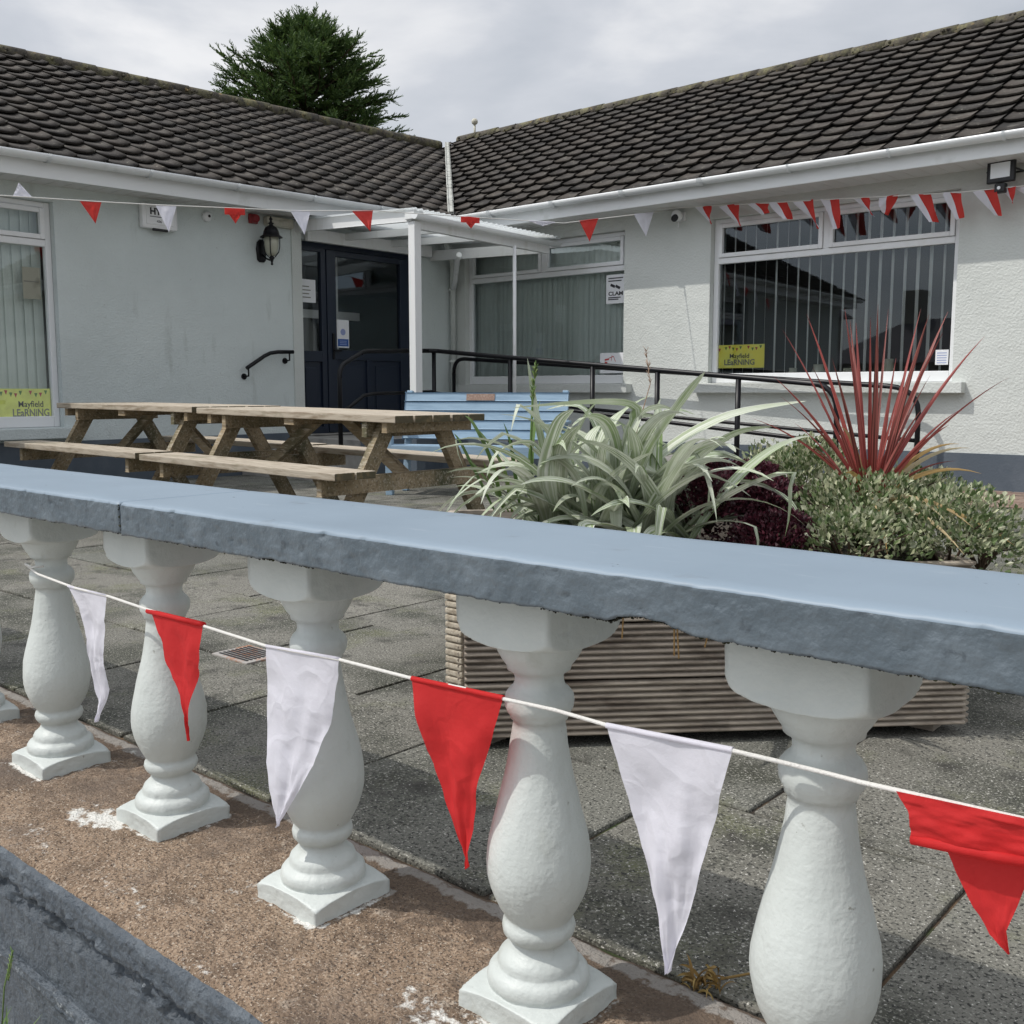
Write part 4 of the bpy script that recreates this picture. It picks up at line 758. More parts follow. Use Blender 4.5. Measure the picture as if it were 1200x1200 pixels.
# ------------------------------------------------------------------ planter
pc = [Vector((-1.70, 1.775, 0)), Vector((-.81, 2.70, 0)), Vector((-1.69, 3.56, 0)), Vector((-2.58, 2.635, 0))]
pl = empty('planter', (-1.7, 2.66, -.88), label='square raised planter of grooved weathered decking boards standing on the paving', cat='planter'); PI_ = Matrix.Translation((1.7, -2.66, .88))
zt_, zb_ = -.425, -.855
for i in range(4):
    a, b = pc[i], pc[(i+1) % 4]; d = (b-a).normalized(); nrm = Vector((d.y, -d.x, 0)); m = MB(); nb = 3; bh = (zt_-zb_)/nb; bh = (zt_-zb_)/nb
    for k in range(nb):
        z0 = zb_+k*bh; prof = []; ng = 9
        for j in range(ng):
            base = z0+.001+(bh-.002)*j/ng; s_ = (bh-.002)/ng
            prof += [(.004, base+s_*.04), (.0145, base+s_*.22), (.017, base+s_*.42), (.0165, base+s_*.70), (.004, base+s_*.9)]
        A = [m.b.verts.new(a+nrm*o_+Vector((0, 0, z))-d*.0) for o_, z in prof]; B = [m.b.verts.new(b+nrm*o_+Vector((0, 0, z))) for o_, z in prof]
        A2 = [m.b.verts.new(a-nrm*.012+Vector((0, 0, z))) for z in (z0+bh-.004, z0+.004)]; B2 = [m.b.verts.new(b-nrm*.012+Vector((0, 0, z))) for z in (z0+bh-.004, z0+.004)]
        A += A2; B += B2; n = len(A)
        for q in range(n): m.b.faces.new((A[q], A[(q+1) % n], B[(q+1) % n], B[q]))
        m.b.faces.new(A); m.b.faces.new(B[::-1])
    o = m.build('side_boards', M['deck'], pl); o.matrix_parent_inverse = PI_
m = MB(); ng = 26; rg = random.Random(3); h = (zt_-zb_+.02)/ng  # pale strip added to stand for the sunlit left side face
for j in range(ng):
    z0 = zb_-.02+h*j; e = rg.uniform(-.001, .001); m.box(-1.757, -1.702+e, 1.765+e, 1.82, z0+h*.08, z0+h*.92, bev=.004)
m.box(-1.754, -1.704, 1.772, 1.818, zb_-.02, zt_); o = m.build('sunlit_side_strip', M['sunlit_deck'], pl); o.matrix_parent_inverse = PI_
m = MB(); 
for i in range(4):
    c = pc[i]+(Vector((-1.695, 2.667, 0))-pc[i]).normalized()*.09; m.box(c.x-.03, c.x+.03, c.y-.03, c.y+.03, -.88, -.80)
o = m.build('foot', M['deck'], pl); o.matrix_parent_inverse = PI_
m = MB(); cc = Vector((-1.695, 2.667, 0)); m.quad(*[p.lerp(cc, .02)+Vector((0, 0, -.46)) for p in pc]); m.quad(*[p.lerp(cc, .02)+Vector((0, 0, -.84)) for p in pc]); o = m.build('soil', M['soil'], pl); o.matrix_parent_inverse = PI_
# ------------------------------------------------------------------ plants
def leaf(m, base, az, el, length, w, droop, fold=.35, n=12, twist=0, mi=0, tipw=.02, kink=None, wob=0):
    p = Vector(base); e = el; pts, ws, ups = [], [], []; st = length/n; a = az
    for i in range(n+1):
        t = i/n; d = Vector((cos(a)*cos(e), sin(a)*cos(e), sin(e))); sd = Vector((-sin(a), cos(a), 0)); nn = sd.cross(d)*-1
        if nn.z < 0 and e < pi/2: nn = -nn
        q = Quaternion(d, twist*t); pts.append(p.copy()); ws.append(w*(min(1, .45+t*2.2) if t < .25 else 1)*(1-max(0, (t-.35)/.65)**1.8*(1-tipw))); ups.append((q @ sd, q @ nn))
        p = p+d*st; e -= droop/n*(.35+1.3*t); a += wob/n
        if kink and i == kink[0]: e -= kink[1]
    m.ribbon(pts, ws, ups, fold, mi)
def strap_plant(name, c, n, seed, Lr, wr, label, cat, mt, elr=(.5, 1.45), dr=(1.3, 2.6), fan=.05):
    rg = random.Random(seed); m = MB()
    for i in range(n):
        az = rg.uniform(0, 2*pi); el = rg.uniform(*elr); b = Vector(c)+Vector((rg.gauss(0, fan), rg.gauss(0, fan), rg.uniform(-.01, .02)))
        l = rg.uniform(*Lr); leaf(m, b, az, el, l, rg.uniform(*wr), rg.uniform(*dr), fold=rg.uniform(.2, .6), twist=rg.uniform(-.9, .9), n=14, wob=rg.uniform(-.3, .3), kink=(rg.randint(7, 11), rg.uniform(.8, 1.7)) if rg.random() < .22 else None)
    o = m.build(name, mt, recalc=False); return tag(o, label, cat)
def hero(m, px, depth0, depth1, w, fold=.3, sag=0, n=16):
    """leaf along a polyline; the points are real positions between two distances"""
    P_ = [pix(x, y, depth0+(depth1-depth0)*i/(len(px)-1)) for i, (x, y) in enumerate(px)]; pts = []
    for k in range(n+1):
        t = k/n*(len(P_)-1); i = min(int(t), len(P_)-2); f = t-i; p0 = P_[max(i-1, 0)]; p1 = P_[i]; p2 = P_[i+1]; p3 = P_[min(i+2, len(P_)-1)]
        pts.append(.5*((2*p1)+(p2-p0)*f+(2*p0-5*p1+4*p2-p3)*f*f+(3*p1-p0-3*p2+p3)*f**3))
    ws, ups = [], []
    for k, p in enumerate(pts):
        d = (pts[min(k+1, n)]-pts[max(k-1, 0)]).normalized(); t = k/n; sd = d.cross(Vector((0, 0, 1)))
        sd = (sd.normalized() if sd.length > .15 else Rt.copy()); 
        if sd.dot(Rt) < 0: sd = -sd
        sd = (sd+Rt*.35+Up*.5*(1 if d.dot(Rt) < 0 else -1)*(1-abs(d.z))).normalized(); sd = (sd-d*sd.dot(d)).normalized(); nn = sd.cross(d)
        if nn.z < 0: nn = -nn
        ws.append(w*(.5+min(.5, t*2))*(1-max(0, (t-.5)/.5)**2*.97)); ups.append((sd, nn))
    m.ribbon(pts, ws, ups, fold)
GP = 'silver strap leaved plants in the planter'
sp = strap_plant('astelia_plant', (-1.78, 2.30, -.44), 58, 21, (.33, .58), (.012, .023), 'silver green strap leaved plant at the left side of the planter', 'plant', M['astelia'], dr=(.9, 2.3)); sp['group'] = GP
m = MB()
for px in ([(640, 600), (650, 480), (655, 470), (690, 480)][:3],): pass
sp = strap_plant('astelia_plant', (-1.53, 2.33, -.43), 62, 33, (.34, .6), (.013, .025), 'larger silver green strap leaved plant beside the purple shrub', 'plant', M['astelia'], dr=(.9, 2.3)); sp['group'] = GP
m = MB()
H = [([(725, 600), (735, 520), (745, 480), (700, 472), (600, 478)], .018), ([(740, 600), (770, 540), (850, 490), (945, 470)], .020), ([(745, 605), (790, 550), (850, 535), (890, 560), (918, 612)], .019),
     ([(730, 610), (800, 590), (870, 595), (918, 625)], .018), ([(735, 600), (800, 572), (880, 568), (925, 590), (948, 640)], .017), ([(720, 600), (745, 500), (770, 478), (800, 485)], .015), ([(735, 600), (760, 530), (800, 470), (826, 436)], .014),
     ([(725, 600), (740, 500), (775, 490), (700, 530)][:3], .015), ([(700, 600), (720, 560), (765, 530), (790, 560)][:3], .020), ([(745, 600), (760, 580), (805, 575), (820, 630)], .022), ([(742, 600), (750, 590), (775, 590), (783, 628)], .016),
     ([(655, 600), (640, 545), (620, 520), (585, 530), (570, 560)], .012), ([(660, 610), (640, 565), (600, 545), (555, 560), (520, 605)], .013), ([(665, 615), (640, 580), (615, 578), (590, 598), (567, 618)], .016), ([(670, 610), (690, 560), (655, 470), (648, 440)][:1]+[(645, 560), (630, 500), (618, 420)], .012),
     ([(650, 600), (640, 560), (655, 500), (672, 480)], .02), ([(720, 605), (705, 540), (715, 500), (735, 478)], .018), ([(700, 600), (700, 560), (690, 520), (705, 496)], .02), ([(735, 600), (790, 545), (840, 520), (862, 530), (800, 560)][:4], .02),
     ([(740, 600), (810, 545), (860, 510), (905, 500)], .018), ([(715, 600), (690, 560), (660, 530), (645, 545)], .014), ([(725, 600), (705, 520), (680, 478), (640, 480)], .014), ([(735, 600), (770, 560), (835, 535), (880, 545)], .017),
     ([(718, 600), (722, 540), (712, 500), (690, 488), (670, 500)], .017), ([(660, 605), (655, 560), (662, 520), (680, 498)], .019), ([(735, 600), (752, 540), (765, 500), (790, 482), (815, 486)], .016), ([(728, 600), (745, 545), (738, 500)], .02),
     ([(685, 605), (672, 560), (650, 540), (632, 548)], .016), ([(705, 610), (725, 570), (760, 556), (790, 566)], .018), ([(640, 605), (615, 570), (580, 565), (548, 590)], .011), ([(655, 612), (625, 590), (590, 585), (558, 612)], .012), ([(735, 596), (785, 560), (838, 560), (880, 582)], .018)]
rg = random.Random(9)
for px, w in H: d0 = rg.uniform(2.72, 2.86); hero(m, px, d0, d0-rg.uniform(-.05, .28), w*1.2, fold=rg.uniform(.2, .45))
o = m.build('astelia_plant', M['astelia'], recalc=False); tag(o, 'clump of long arching silver leaves in the middle of the planter', 'plant', GP)
# sword leaves and tall flower spike behind on the left
m = MB()
for px, w in (([(590, 600), (575, 540), (555, 498), (545, 487)], .010), ([(600, 600), (590, 550), (572, 520), (562, 505)], .009), ([(580, 600), (560, 560), (540, 520), (532, 508)], .008), ([(575, 570), (560, 550), (545, 535)], .006), ([(610, 600), (604, 560), (598, 520), (590, 495)], .007), ([(596, 600), (580, 575), (566, 540)], .009), ([(625, 600), (622, 540), (628, 490), (633, 470)], .008)): hero(m, px, 2.95, 2.95, w, .2)
o = m.build('sword_leaf_plant', M['green'], recalc=False); tag(o, 'dark green upright sword leaves at the left corner of the planter', 'plant')
fs = empty('flower_spike', pix(625, 600, 2.85), label='tall thin green and brown flower spike rising in front of the bench', cat='flower spike')
m = MB(); b0 = fs.location; pts = [pix(x, y, 2.85)-b0 for x, y in ((625, 600), (622, 520), (624, 470), (628, 428))]; m.tube(pts, .003, 6, rad=[.004, .0035, .003, .0012]); m.build('stem', M['green'], fs)
m = MB(); rg = random.Random(1)
for i in range(34):
    t = rg.random(); p = pts[2].lerp(pts[3], t) if t > .0 else pts[2]; a = rg.uniform(0, 6.28); q = p+Vector((cos(a)*.009, sin(a)*.009, .014)); m.tube([p, q], .003, 5, rad=[.0028, .0008])
m.build('buds', M['green'], fs)
fs = empty('grass_stalk', pix(735, 590, 2.8), label='fine dry seed stalk arching above the silver leaves', cat='seed stalk'); b0 = fs.location
m = MB(); pts = [pix(x, y, 2.8)-b0 for x, y in ((735, 590), (745, 510), (762, 450), (757, 410))]; m.tube(pts, .002, 5, rad=[.0022, .0018, .0012, .0006])
for i in range(26): t = rg.random(); p = pts[2].lerp(pts[3], t); a = rg.uniform(0, 6.28); m.tube([p, p+Vector((cos(a)*.008, sin(a)*.008, .012))], .001, 4, rad=[.0012, .0004])
m.build('stem', M['seed'], fs)
# red cordyline
cb = pix(1018, 596, 2.92); co_ = empty('cordyline', cb, label='spiky red leaved cordyline standing above the variegated shrub', cat='spiky plant'); m = MB(); rg = random.Random(12)
tips = [(945, 368, .9), (990, 362, 1), (1003, 378, 1), (1020, 372, 1), (1029, 356, 1.1), (1041, 362, 1), (1079, 362, .9), (1089, 368, 1.1), (1111, 365, 1.2), (1105, 390, 1), (1154, 394, .8), (916, 385, .7), (905, 440, .6), (952, 430, .8), (996, 375, 1), (1050, 420, .8), (1183, 442, .5), (1112, 498, 1), (1125, 480, .6), (880, 490, .5), (930, 495, .6), (915, 465, .5), (975, 420, .8), (1062, 430, .8), (1090, 440, .8), (960, 470, .7), (1080, 480, .7), (945, 520, .6), (1120, 540, .6)]
for k, (tx, ty, wf) in enumerate(tips):
    b = cb+Vector((rg.gauss(0, .007), rg.gauss(0, .007), 0)); dpt = 2.92+rg.uniform(-.22, .22); tp = pix(tx, ty, dpt); sag = Vector((0, 0, .02+.05*min(1, abs(tx-1018)/160))); pts = [b.lerp(tp, t)+sag*4*t*(1-t)*.6 for t in [i/12 for i in range(13)]]; ws = []; ups = []
    d = (tp-b).normalized(); view = ((b+tp)/2).normalized(); sd = d.cross(view).normalized(); ang = rg.uniform(-1.0, 1.0); sd = (Quaternion(d, ang) @ sd); nn = sd.cross(d)
    for i in range(13): t = i/12; ws.append(.0094*wf*(.55+1.6*t if t < .28 else 1)*(1-max(0, (t-.28)/.72)**1.3*.97)); ups.append((sd, nn))
    m.ribbon(pts, ws, ups, .45)
m2 = MB()
for (v) in ():
    pass
for v in m.b.verts: v.co -= cb
m.build('leaves', M['cordyline'], co_, recalc=False)
m = MB()
for tx, ty, dp_ in ((1124, 520, 2.8), (1150, 555, 2.8), (1137, 525, 3.0), (1110, 612, 2.6), (1140, 618, 2.55), (1130, 650, 2.5), (1040, 650, 2.55), (985, 560, 2.8), (985, 500, 2.85), (1190, 640, 2.6), (1028, 612, 2.7)):
    tp = pix(tx, ty, dp_); pts = [cb.lerp(tp, t)+Vector((0, 0, .10*t*(1-t)*2)) for t in [i/10 for i in range(11)]]; d = (tp-cb).normalized(); sd = d.cross(cb.normalized()).normalized(); nn = sd.cross(d)
    m.ribbon([p-cb for p in pts], [.0065*(1-max(0, (i/10-.4)/.6)**1.5*.95) for i in range(11)], [(sd, nn)]*11, .3)
m.build('dead_leaves', M['straw'], co_, recalc=False)
m = MB(); m.tube([(0, 0, -.2), (0, 0, 0), (.003, 0, .03)], .014, 8, rad=[.016, .015, .01]); m.build('trunk', M['bark'], co_)
def leafy(name, blobs, n, lr, mt, label, cat, seed, stems='bark', curl=.5):
    rg = random.Random(seed); m = MB(); tot = sum(b[2]*b[3]*b[4] for b in blobs)
    for (c, _, rx, ry, rz_) in blobs:
        for i in range(int(n*rx*ry*rz_/tot)):
            v = Vector((rg.gauss(0, 1), rg.gauss(0, 1), abs(rg.gauss(0, 1)) if rg.random() < .8 else rg.gauss(0, 1))).normalized()*(rg.random()**.28); p = Vector(c)+Vector((v.x*rx, v.y*ry, v.z*rz_)); p += Vector((nz(p.x*9, p.y*9, p.z*9), nz(p.y*9, p.z*9, p.x*9), nz(p.z*9, p.x*9, 3)))*.05
            d = (v+Vector((rg.gauss(0, .6), rg.gauss(0, .6), rg.uniform(.2, 1.0)))).normalized(); s_ = d.orthogonal().normalized(); s_ = Quaternion(d, rg.uniform(0, 6.28)) @ s_; l = rg.uniform(*lr); w = l*rg.uniform(.22, .34); nn = d.cross(s_)
            a = m.b.verts.new(p); b = m.b.verts.new(p+d*l*.55+s_*w+nn*l*.1*curl); e = m.b.verts.new(p+d*l-nn*l*.25*curl); f = m.b.verts.new(p+d*l*.55-s_*w+nn*l*.1*curl); m.b.faces.new((a, b, e, f))
    r = empty(name, Vector(blobs[0][0]), label=label, cat=cat)
    for v in m.b.verts: v.co -= r.location
    m.build('foliage', mt, r, recalc=False)
    m = MB()
    for (c, _, rx, ry, rz_) in blobs:
        for i in range(16):
            a = rg.uniform(0, 6.28); q = Vector((cos(a)*rx*.8, sin(a)*ry*.8, rg.uniform(.2, .8)*rz_)); b0 = Vector(c)-r.location; m.tube([b0+Vector((0, 0, -rz_*.6)), b0+q*.5, b0+q], .003, 5, rad=[.005, .003, .0012])
    m.build('stems', M[stems], r); return r
bl = lambda x, y, d, rx, ry, rz: (pix(x, y, d), 0, rx, ry, rz)
leafy('variegated_shrub', [bl(1010, 612, 2.85, .20, .26, .14), bl(1110, 640, 2.72, .20, .20, .15), bl(940, 575, 3.15, .24, .22, .15), bl(1000, 650, 2.65, .18, .16, .12), bl(1050, 585, 3.05, .2, .2, .10), bl(1150, 650, 2.75, .11, .11, .08)], 15000, (.012, .024), M['varieg'], 'spreading shrub of small cream edged leaves spilling over the planter corner', 'shrub', 5)
leafy('purple_shrub', [bl(890, 605, 2.9, .15, .15, .12), bl(850, 580, 3.0, .14, .15, .11), bl(905, 640, 2.7, .11, .11, .10), bl(830, 600, 2.8, .1, .12, .1)], 13000, (.011, .02), M['purple'], 'dark purple leaved shrub between silver leaves and variegated shrub', 'shrub', 6, curl=1.2)
m = MB(); bmesh.ops.create_icosphere(m.b, subdivisions=3, radius=1); c = pix(1109, 592, 3.0)
for v in m.b.verts: v.co = Vector((v.co.x*.032, v.co.y*.025, v.co.z*.020))*(1+.12*nz(v.co.x*2, v.co.y*2, v.co.z*2))+c
for f in m.b.faces: f.smooth = True
tag(m.build('garden_stone', M['stone']), 'rounded brown stone lying on the shrub beside the cordyline', 'stone')
# dead weed at the slab joint and green weeds at the wall foot
m = MB(); rg = random.Random(8); c = Vector((-.72, 1.262, -.875))
for i in range(34):
    a = rg.uniform(0, 6.28); b = c+Vector((rg.gauss(0, .016), rg.gauss(0, .008), 0)); l = rg.uniform(.02, .05)
    leaf(m, b, a, rg.uniform(.7, 1.5), l, rg.uniform(.0012, .0035), rg.uniform(1.5, 4.5), fold=.8, twist=rg.uniform(-2, 2), n=7)
m.tube([c+Vector((.02, .01, .015)), c+Vector((.05, .05, .018)), c+Vector((.085, .10, .028))], .002, 5); 
for i in range(10): p = c+Vector((.085, .10, .028)); a = rg.uniform(0, 6.28); m.tube([p, p+Vector((cos(a)*.016, sin(a)*.016, rg.uniform(0, .016)))], .002, 5, rad=[.003, .0006])
tag(m.build('withered_weed', M['stump']), 'withered brown weed growing from the joint below the large white pennant', 'weed')
m = MB()
for b, t in (((-1.83, .70, -1.14), (-1.737, .69, -.955)),):
    b, t = Vector(b), Vector(t); m.tube([b, b.lerp(t, .5)+Vector((-.012, 0, .0)), t], .0014, 5)
    for k in range(16): p = b.lerp(t, .62+.38*k/16); a = rg.uniform(0, 6.28); m.tube([p, p+Vector((cos(a)*.009, 0, .008))], .0012, 4, rad=[.0016, .0005])
for i in range(30): p = Vector((-1.82+rg.uniform(-.06, .05), .68, -1.25)); q = p+Vector((rg.uniform(-.05, .05), rg.uniform(-.03, .02), rg.uniform(.08, .17))); leaf(m, p, rg.uniform(0, 6.28), 1.3, (q-p).length, .004, .8, n=6)
o = m.build('grass_weed', M['green'], recalc=False); tag(o, 'green weed with a thin flowering stem at the foot of the low wall', 'weed')
# ------------------------------------------------------------------ bunting
def pennant(A, B, T, nrm, parent, mt, seed, amp=.006, curl=0, nU=18, nV=26, wave=None, bow=0):
    """cloth triangle A-B along the cord, tip T, wrinkles along nrm"""
    A, B, T = Vector(A), Vector(B), Vector(T); nrm = Vector(nrm).normalized(); m = MB(); rows = []; ds = (B-A)
    for j in range(nV+1):
        v = j/nV; row = []; wd = 1-v
        mid = (A+B)/2; cen = mid.lerp(T, v)+ds*bow*sin(pi*v)
        for i in range(nU+1):
            u = i/nU-.5; p = cen+ds*u*max(wd, .012)
            s_ = amp*(sin(u*7+v*5+seed)*.5+1.4*nz(u*3+seed, v*3.2, seed)+.6*nz(u*7, v*8, seed+3)+.25*nz(u*15, v*17, seed))*min(1, v*4+.1)
            p = p+nrm*(s_+curl*v*v*(u+.3)); row.append(m.b.verts.new(p))
        rows.append(row)
    for a, b in zip(rows, rows[1:]):
        for k in range(nU): m.b.faces.new((a[k], a[k+1], b[k+1], b[k])).smooth = True
    d = ds.normalized(); m.tube([A-d*.000, A.lerp(B, .5)-nrm*0, B], (A-B).length*.022, 8, cap=False)
    return m.build('pennant', mt, parent, recalc=False)
def ony(x, y, Y): r = Fw+Rt*((x-600)/1202)+Up*((600-y)/1202); return r*(Y/r.y)
YS = .985
bn = empty('bunting', (0, 0, 0), label='string of large red and white pennants tied along the front of the balusters', cat='bunting')
cpts = [(-2.37, 1.02, -.395), ony(45, 673, 1.01)]+[ony(x, y, YS) for x, y in ((88, 689), (128, 699), (172, 714), (240, 734), (312, 757), (398, 773), (483, 795), (540, 806), (590, 819))]+[ony(650, 832, 1.005), ony(712, 850, YS), ony(785, 864, YS), ony(860, 880, YS), ony(915, 893, 1.0), ony(968, 906, 1.008), ony(1010, 917, 1.0), ony(1050, 926, YS), ony(1200, 960, YS), ony(1290, 985, YS)]
m = MB(); m.tube(cpts, .0027, 8); m.tube([(-2.37, 1.03, -.395), (-2.35, 1.012, -.392), (-2.32, 1.012, -.396), (-2.30, 1.03, -.394)], .0025, 6); m.build('cord', M['cord'], bn)
nf = (0, -1, 0)
pennant(ony(483, 795, YS), ony(590, 818, YS), ony(546, 1018, YS), nf, bn, M['red'], 4.4, .007, bow=-.05)
pennant(ony(711, 850, YS), ony(859, 879, YS), ony(783, 1140, YS), nf, bn, M['wcloth'], 5.2, .007, bow=.02)
# flag three hangs skewed, its right edge turned over
def poly_flag(L_, R_, mt, seed, amp, parent=bn, nU=16, yoff=0):
    """left and right outlines as point lists, top to bottom"""
    def at(Q, t): k = t*(len(Q)-1); i = min(int(k), len(Q)-2); return Q[i].lerp(Q[i+1], k-i)
    m = MB(); rows = []; nV = 28
    for j in range(nV+1):
        v = j/nV; a, b = at(L_, v), at(R_, v); row = []
        for i in range(nU+1):
            u = i/nU; s_ = amp*(1.5*nz(u*3+seed, v*3.5, seed)+.6*nz(u*8, v*9, seed)+.3*nz(u*16, v*18, seed))*min(1, v*5+.1); row.append(m.b.verts.new(a.lerp(b, u)+Vector((0, -1, 0))*(s_+yoff)))
        rows.append(row)
    for a, b in zip(rows, rows[1:]):
        for k in range(nU): m.b.faces.new((a[k], a[k+1], b[k+1], b[k])).smooth = True
    return m
o_ = lambda *q, Y=YS: [ony(x, y, Y) for x, y in q]
m = poly_flag(o_((80, 687), (93, 715), (104, 750), (106, 790), (112, 822), (113, 846)), o_((125, 698), (125, 730), (122, 765), (122, 790), (124, 815), (114, 846)), M['wcloth'], 1.3, .007); m.tube(o_((80, 687), (125, 698)), .0026, 8); m.build('pennant', M['wcloth'], bn, recalc=False)
m = poly_flag(o_((176, 716), (190, 745), (194, 775), (208, 805), (217, 835), (221, 868)), o_((238, 732), (234, 765), (230, 795), (222, 825), (219, 850), (222.5, 868)), M['red'], 2.1, .005); m.tube(o_((173, 716), (239, 732)), .0048, 10); m.build('pennant', M['red'], bn, recalc=False)
m = poly_flag(o_((312, 757), (310, 800), (310, 850), (314, 900), (320, 945), (325, 968)), o_((398, 770), (394, 800), (386, 850), (368, 895), (345, 935), (326, 969)), M['wcloth'], 3.3, .006); m.tube(o_((312, 757), (398, 772)), .0028, 8); m.build('pennant', M['wcloth'], bn, recalc=False)
m = poly_flag(o_((1096, 960), (1120, 1020), (1140, 1060), (1160, 1095), (1181, 1119)), o_((1222, 985), (1206, 1025), (1193, 1060), (1180, 1090), (1182, 1120)), M['red'], 6.1, .003)
m3 = poly_flag(o_((1050, 927), (1066, 955), (1068, 986), Y=.966), o_((1215, 962), (1218, 985), (1220, 1016), Y=.966), M['red'], 7.7, .003, nU=22)
m3.tube([p+Vector((0, .003, 0)) for p in o_((1067, 984), (1110, 993), (1160, 1004), (1221, 1015), Y=.966)], .0055, 10)
me_ = bpy.data.meshes.new('t'); m3.b.to_mesh(me_); m.b.from_mesh(me_); m3.b.free(); m.build('pennant', M['red'], bn, recalc=False)
# upper string: from the left in front of the wing, over the canopy, to the far wall
def line_string(name, pts, label): b = empty(name, (0, 0, 0), label=label, cat='bunting'); m = MB(); m.tube(pts, .0045, 6); m.build('cord', M['cord'], b); return b
def dep(x): return 7.55+(x-0)*(10.85-7.55)/790
ys = lambda x: (229+x*.063 if x < 160 else 239+(x-160)*.043) if x < 345 else 247 if x < 440 else (247+(x-440)*.066 if x < 660 else 261.5-(x-660)*.12)
us_ = line_string('bunting', [pix(x, ys(x), dep(x)) for x in (-120, -40, 15, 60, 120, 180, 240, 300, 345, 400, 440, 500, 550, 600, 660, 700, 740, 790)], 'string of plain red and white pennants crossing high over the entrance canopy')
fl_ = [(15, 38, (22, 214), 'w'), (93, 119, (112, 262), 'r'), (182, 207, (198, 272), 'w'), (263, 287, (276, 262), 'rs'), (340, 364, (357, 275), 'w'), (412, 437, (434, 271), 'r'), (540, 562, (552, 268), 'rs'), (620, 650, (636, 265), 'ws'), (679, 701, (691, 283), 'r'), (743, 766, (757, 277), 'w')]
for k, (a, b, (tx, ty), c) in enumerate(fl_):
    d1, d2 = dep(a), dep(b); A, B = pix(a, ys(a), d1), pix(b, ys(b), d2); T = pix(tx, ty, (d1+d2)/2)
    n_ = -((A+B)/2).normalized(); mt = M['redbright'] if c[0] == 'r' else M['wcloth']; pennant(A, B, T, n_, us_, mt, k*1.7, .012 if c[-1] != 's' else .02, nU=10, nV=12, bow=.0)
    if c == 'rs':
        q = MB(); lo = Vector((0, 0, -.055)); rows = [[q.b.verts.new(A.lerp(B, t/6)+lo*s_+n_*(.02+.008*sin(t*2+s_*3))) for t in range(7)] for s_ in (0, .5, 1)]
        for r0, r1 in zip(rows, rows[1:]):
            for t in range(6): q.b.faces.new((r0[t], r0[t+1], r1[t+1], r1[t])).smooth = True
        q.build('folded_edge', mt, us_, recalc=False)
# right string of two-coloured twisted pennants in front of the big window
YF = 9.36
yr_ = lambda x: 244-(x-785)*.055 if x < 1125 else 225.3-(x-1125)*.1
rs = line_string('bunting', [ony(x, yr_(x), YF) for x in (770, 800, 850, 900, 950, 1000, 1050, 1100, 1130, 1160, 1200, 1260)], 'string of half red half white pennants hanging across the large right hand window')
rg = random.Random(17)
for k, (x0, x1, dx, dy, tw) in enumerate(((815, 833, 10, 22, .8), (843, 864, 14, 26, .6), (875, 899, 10, 13, .3), (902, 921, 12, 21, -.6), (931, 952, 18, 34, .9), (963, 983, 8, 36, .3), (1000, 1018, 14, 22, 1.0), (1031, 1051, -4, 22, -.8), (1067, 1089, 16, 34, -.5), (1105, 1125, 10, 32, .2), (1142, 1166, 16, 32, .4), (1172, 1190, 6, 20, .9), (1186, 1215, 12, 10, .4))):
    A, B = ony(x0, yr_(x0), YF), ony(x1, yr_(x1), YF); xm = (x0+x1)/2; T = ony(xm+dx, yr_(xm)+dy*.95, YF)
    for half, mt in ((0, M['wcloth']), (1, M['redbright'])):
        m = MB(); rows = []
        for j in range(11):
            v = j/10; cen = ((A+B)/2).lerp(T, v); an = tw*v*1.6; ax_ = (B-A)*cos(an)+Vector((0, -1, 0))*(B-A).length*sin(an); w = (1-v*.5)*1.12; row = []
            for i in range(5): u = -.5+half*.45+(.45 if half == 0 else .55)*i/4; row.append(m.b.verts.new(cen+ax_*u*w+Vector((0, -1, 0))*.012*sin(u*6+v*6+k)+Vector((0, 0, 1))*u*.02*sin(k*2+v*3)))
            rows.append(row)
        for r0, r1 in zip(rows, rows[1:]):
            for t in range(4): m.b.faces.new((r0[t], r0[t+1], r1[t+1], r1[t])).smooth = True
        m.build('pennant', mt, rs, recalc=False)
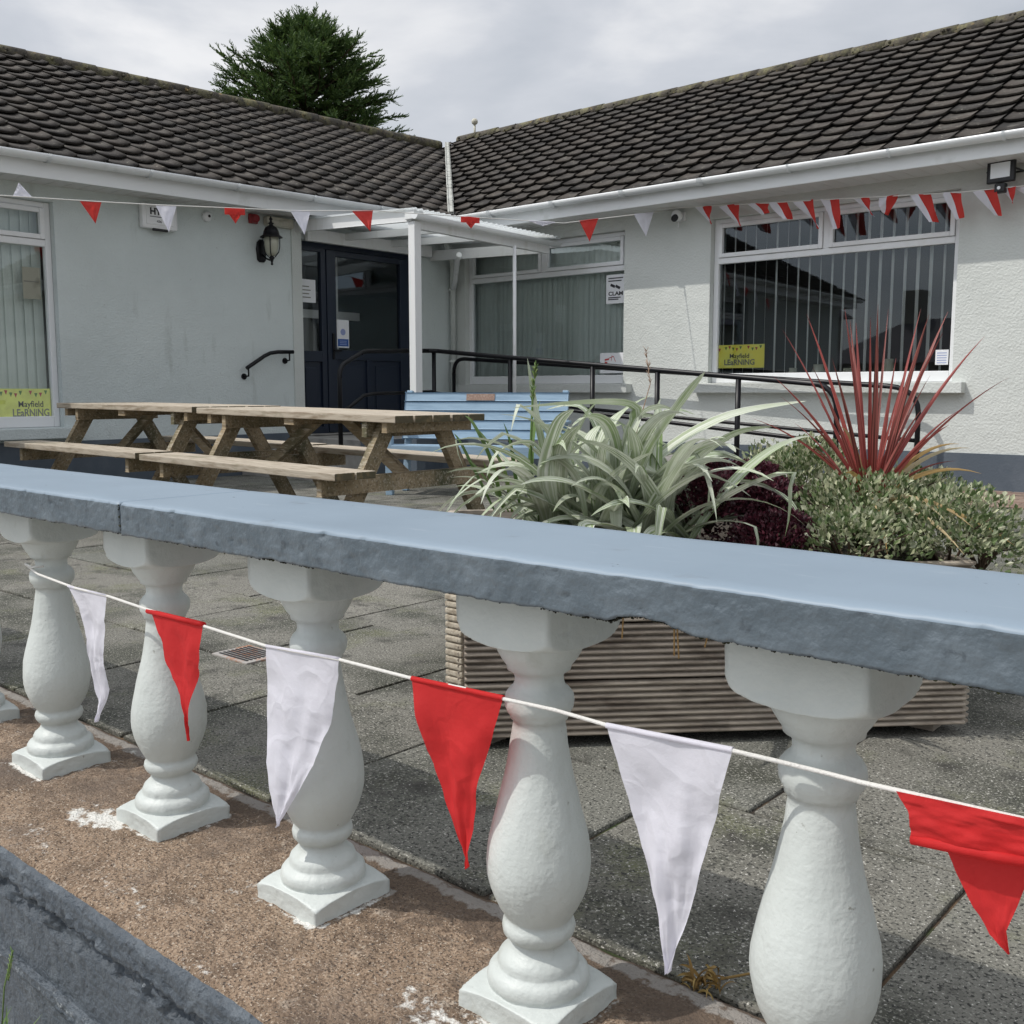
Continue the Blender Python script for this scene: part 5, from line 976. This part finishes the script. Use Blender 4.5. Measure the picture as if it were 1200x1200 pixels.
# ------------------------------------------------------------------ conifer behind the left wing
def conifer(base, H_, label):
    tr = empty('conifer_tree', base, label=label, cat='tree'); rg = random.Random(23); m = MB(); m.tube([(0, 0, 0), (0, 0, H_*.5), (.05, 0, H_*.93)], .2, 10, rad=[.32, .2, .03])
    fo = MB()
    def spray(p, d, l):
        n = rg.randint(7, 10)
        side = d.cross(Vector((0, 0, 1))).normalized()
        for k in range(n):
            t = k/n; q = p+d*l*t; 
            for s in (-1, 1):
                dd = (d*.9+side*s*rg.uniform(.25, .8)+Vector((rg.gauss(0, .25), rg.gauss(0, .25), rg.uniform(-.1, .6)))).normalized(); ll = l*rg.uniform(.22, .42)*(1-t*.5); w = ll*.15
                sd = dd.cross(Vector((rg.gauss(0, 1), rg.gauss(0, 1), rg.gauss(0, 1)))).normalized()
                a = fo.b.verts.new(q-sd*w*.6); b = fo.b.verts.new(q+sd*w*.6); c = fo.b.verts.new(q+dd*ll*.6+sd*w*.8); e_ = fo.b.verts.new(q+dd*ll); f = fo.b.verts.new(q+dd*ll*.6-sd*w*.8)
                fo.b.faces.new((a, b, c, e_, f))
    z = 3.0
    while z < H_-.1:
        t = (H_-z)/(H_-3.0); nb = 13 if t > .1 else 5
        for k in range(nb):
            a = rg.uniform(0, 2*pi); Lb = min(2.35, .12+1.12*(H_-z)**.85)*rg.uniform(.66, 1.05)
            if nz(cos(a)*1.5, sin(a)*1.5, z*.8) < -.18: Lb *= .7
            el = .10+.42*(1-t)**2+rg.uniform(-.15, .2); d = Vector((cos(a)*cos(el), sin(a)*cos(el), sin(el))); pts = [Vector((0, 0, z))]; p = pts[0].copy(); ns = max(4, int(Lb/.16))
            for i in range(ns):
                p = p+d*(Lb/ns); d = (d+Vector((rg.gauss(0, .06), rg.gauss(0, .06), .018 if i > ns*.5 else -.01))).normalized(); pts.append(p.copy())
                if i > ns*.2:
                    for r_ in range(4):
                        dd = (d*1.1+Vector((rg.gauss(0, .55), rg.gauss(0, .55), rg.gauss(.12, .35)))).normalized(); spray(p, dd, rg.uniform(.22, .48))
            spray(p, d, .4)
            m.tube(pts, .02, 5, rad=[.035*(1-i/len(pts))+.006 for i in range(len(pts))], cap=False)
        z += .13 if t > .08 else .09
    m.build('trunk', M['bark'], tr); fo.build('crown', M['conifer'], tr, recalc=False); return tr
conifer((-20.85, 16.4, -.94), 9.75, 'dark green bushy conifer rising behind the roof of the left wing')
# ------------------------------------------------------------------ houses across the road (seen mirrored in the panes)
def house(x0, x1, y0, y1, ze, zr2, label, ch):
    h = empty('house', ((x0+x1)/2, (y0+y1)/2, zl), label=label, cat='house'); I = Matrix.Translation(-Vector(h.location))
    def q(m, n, mt): o = m.build(n, M[mt], h); o.matrix_parent_inverse = I; return o
    m = MB(); m.box(x0, x1, y0, y1, zl, ze); q(m, 'wall', 'nwall')
    ym = (y0+y1)/2; m = MB(); a = .35; e = [(x0-a, y0-a, ze), (x1+a, y0-a, ze), (x1+a, y1+a, ze), (x0-a, y1+a, ze)]; r1, r2 = (x0+1.6, ym, zr2), (x1-1.6, ym, zr2)
    m.quad(e[0], e[1], r2, r1); m.quad(e[2], e[3], r1, r2); m.b.faces.new([m.b.verts.new(p) for p in (e[1], e[2], r2)]); m.b.faces.new([m.b.verts.new(p) for p in (e[3], e[0], r1)]); m.quad(*[(p[0], p[1], ze+.002) for p in e]); q(m, 'roof', 'nroof')
    for k in range(3):
        cx = x0+(x1-x0)*(k+.5)/3; m = MB(); m.box(cx-.6, cx+.6, y1+.005, y1+.05, ze-1.9, ze-.6); w = q(m, 'window', 'upvc'); m = MB(); m.box(cx-.52, cx+.52, y1+.05, y1+.055, ze-1.82, ze-.68); m.build('pane', M['ink'], w)
    m = MB(); m.box(ch-.35, ch+.35, ym-.35, ym+.35, ze, zr2+1.0, bev=.03); q(m, 'chimney', 'nwall')
house(-25, -17.0, -20, -14.5, 2.8, 4.6, 'tall pale house with a hipped slate roof across the road', -22)
house(-15.2, -8.0, -21, -14.6, .9, 2.5, 'low pale bungalow with a broad slate roof across the road', -13.4)
house(-2, 8.0, -22, -15, 2.4, 4.4, 'wide pale house facing the road opposite the balustrade', 3)
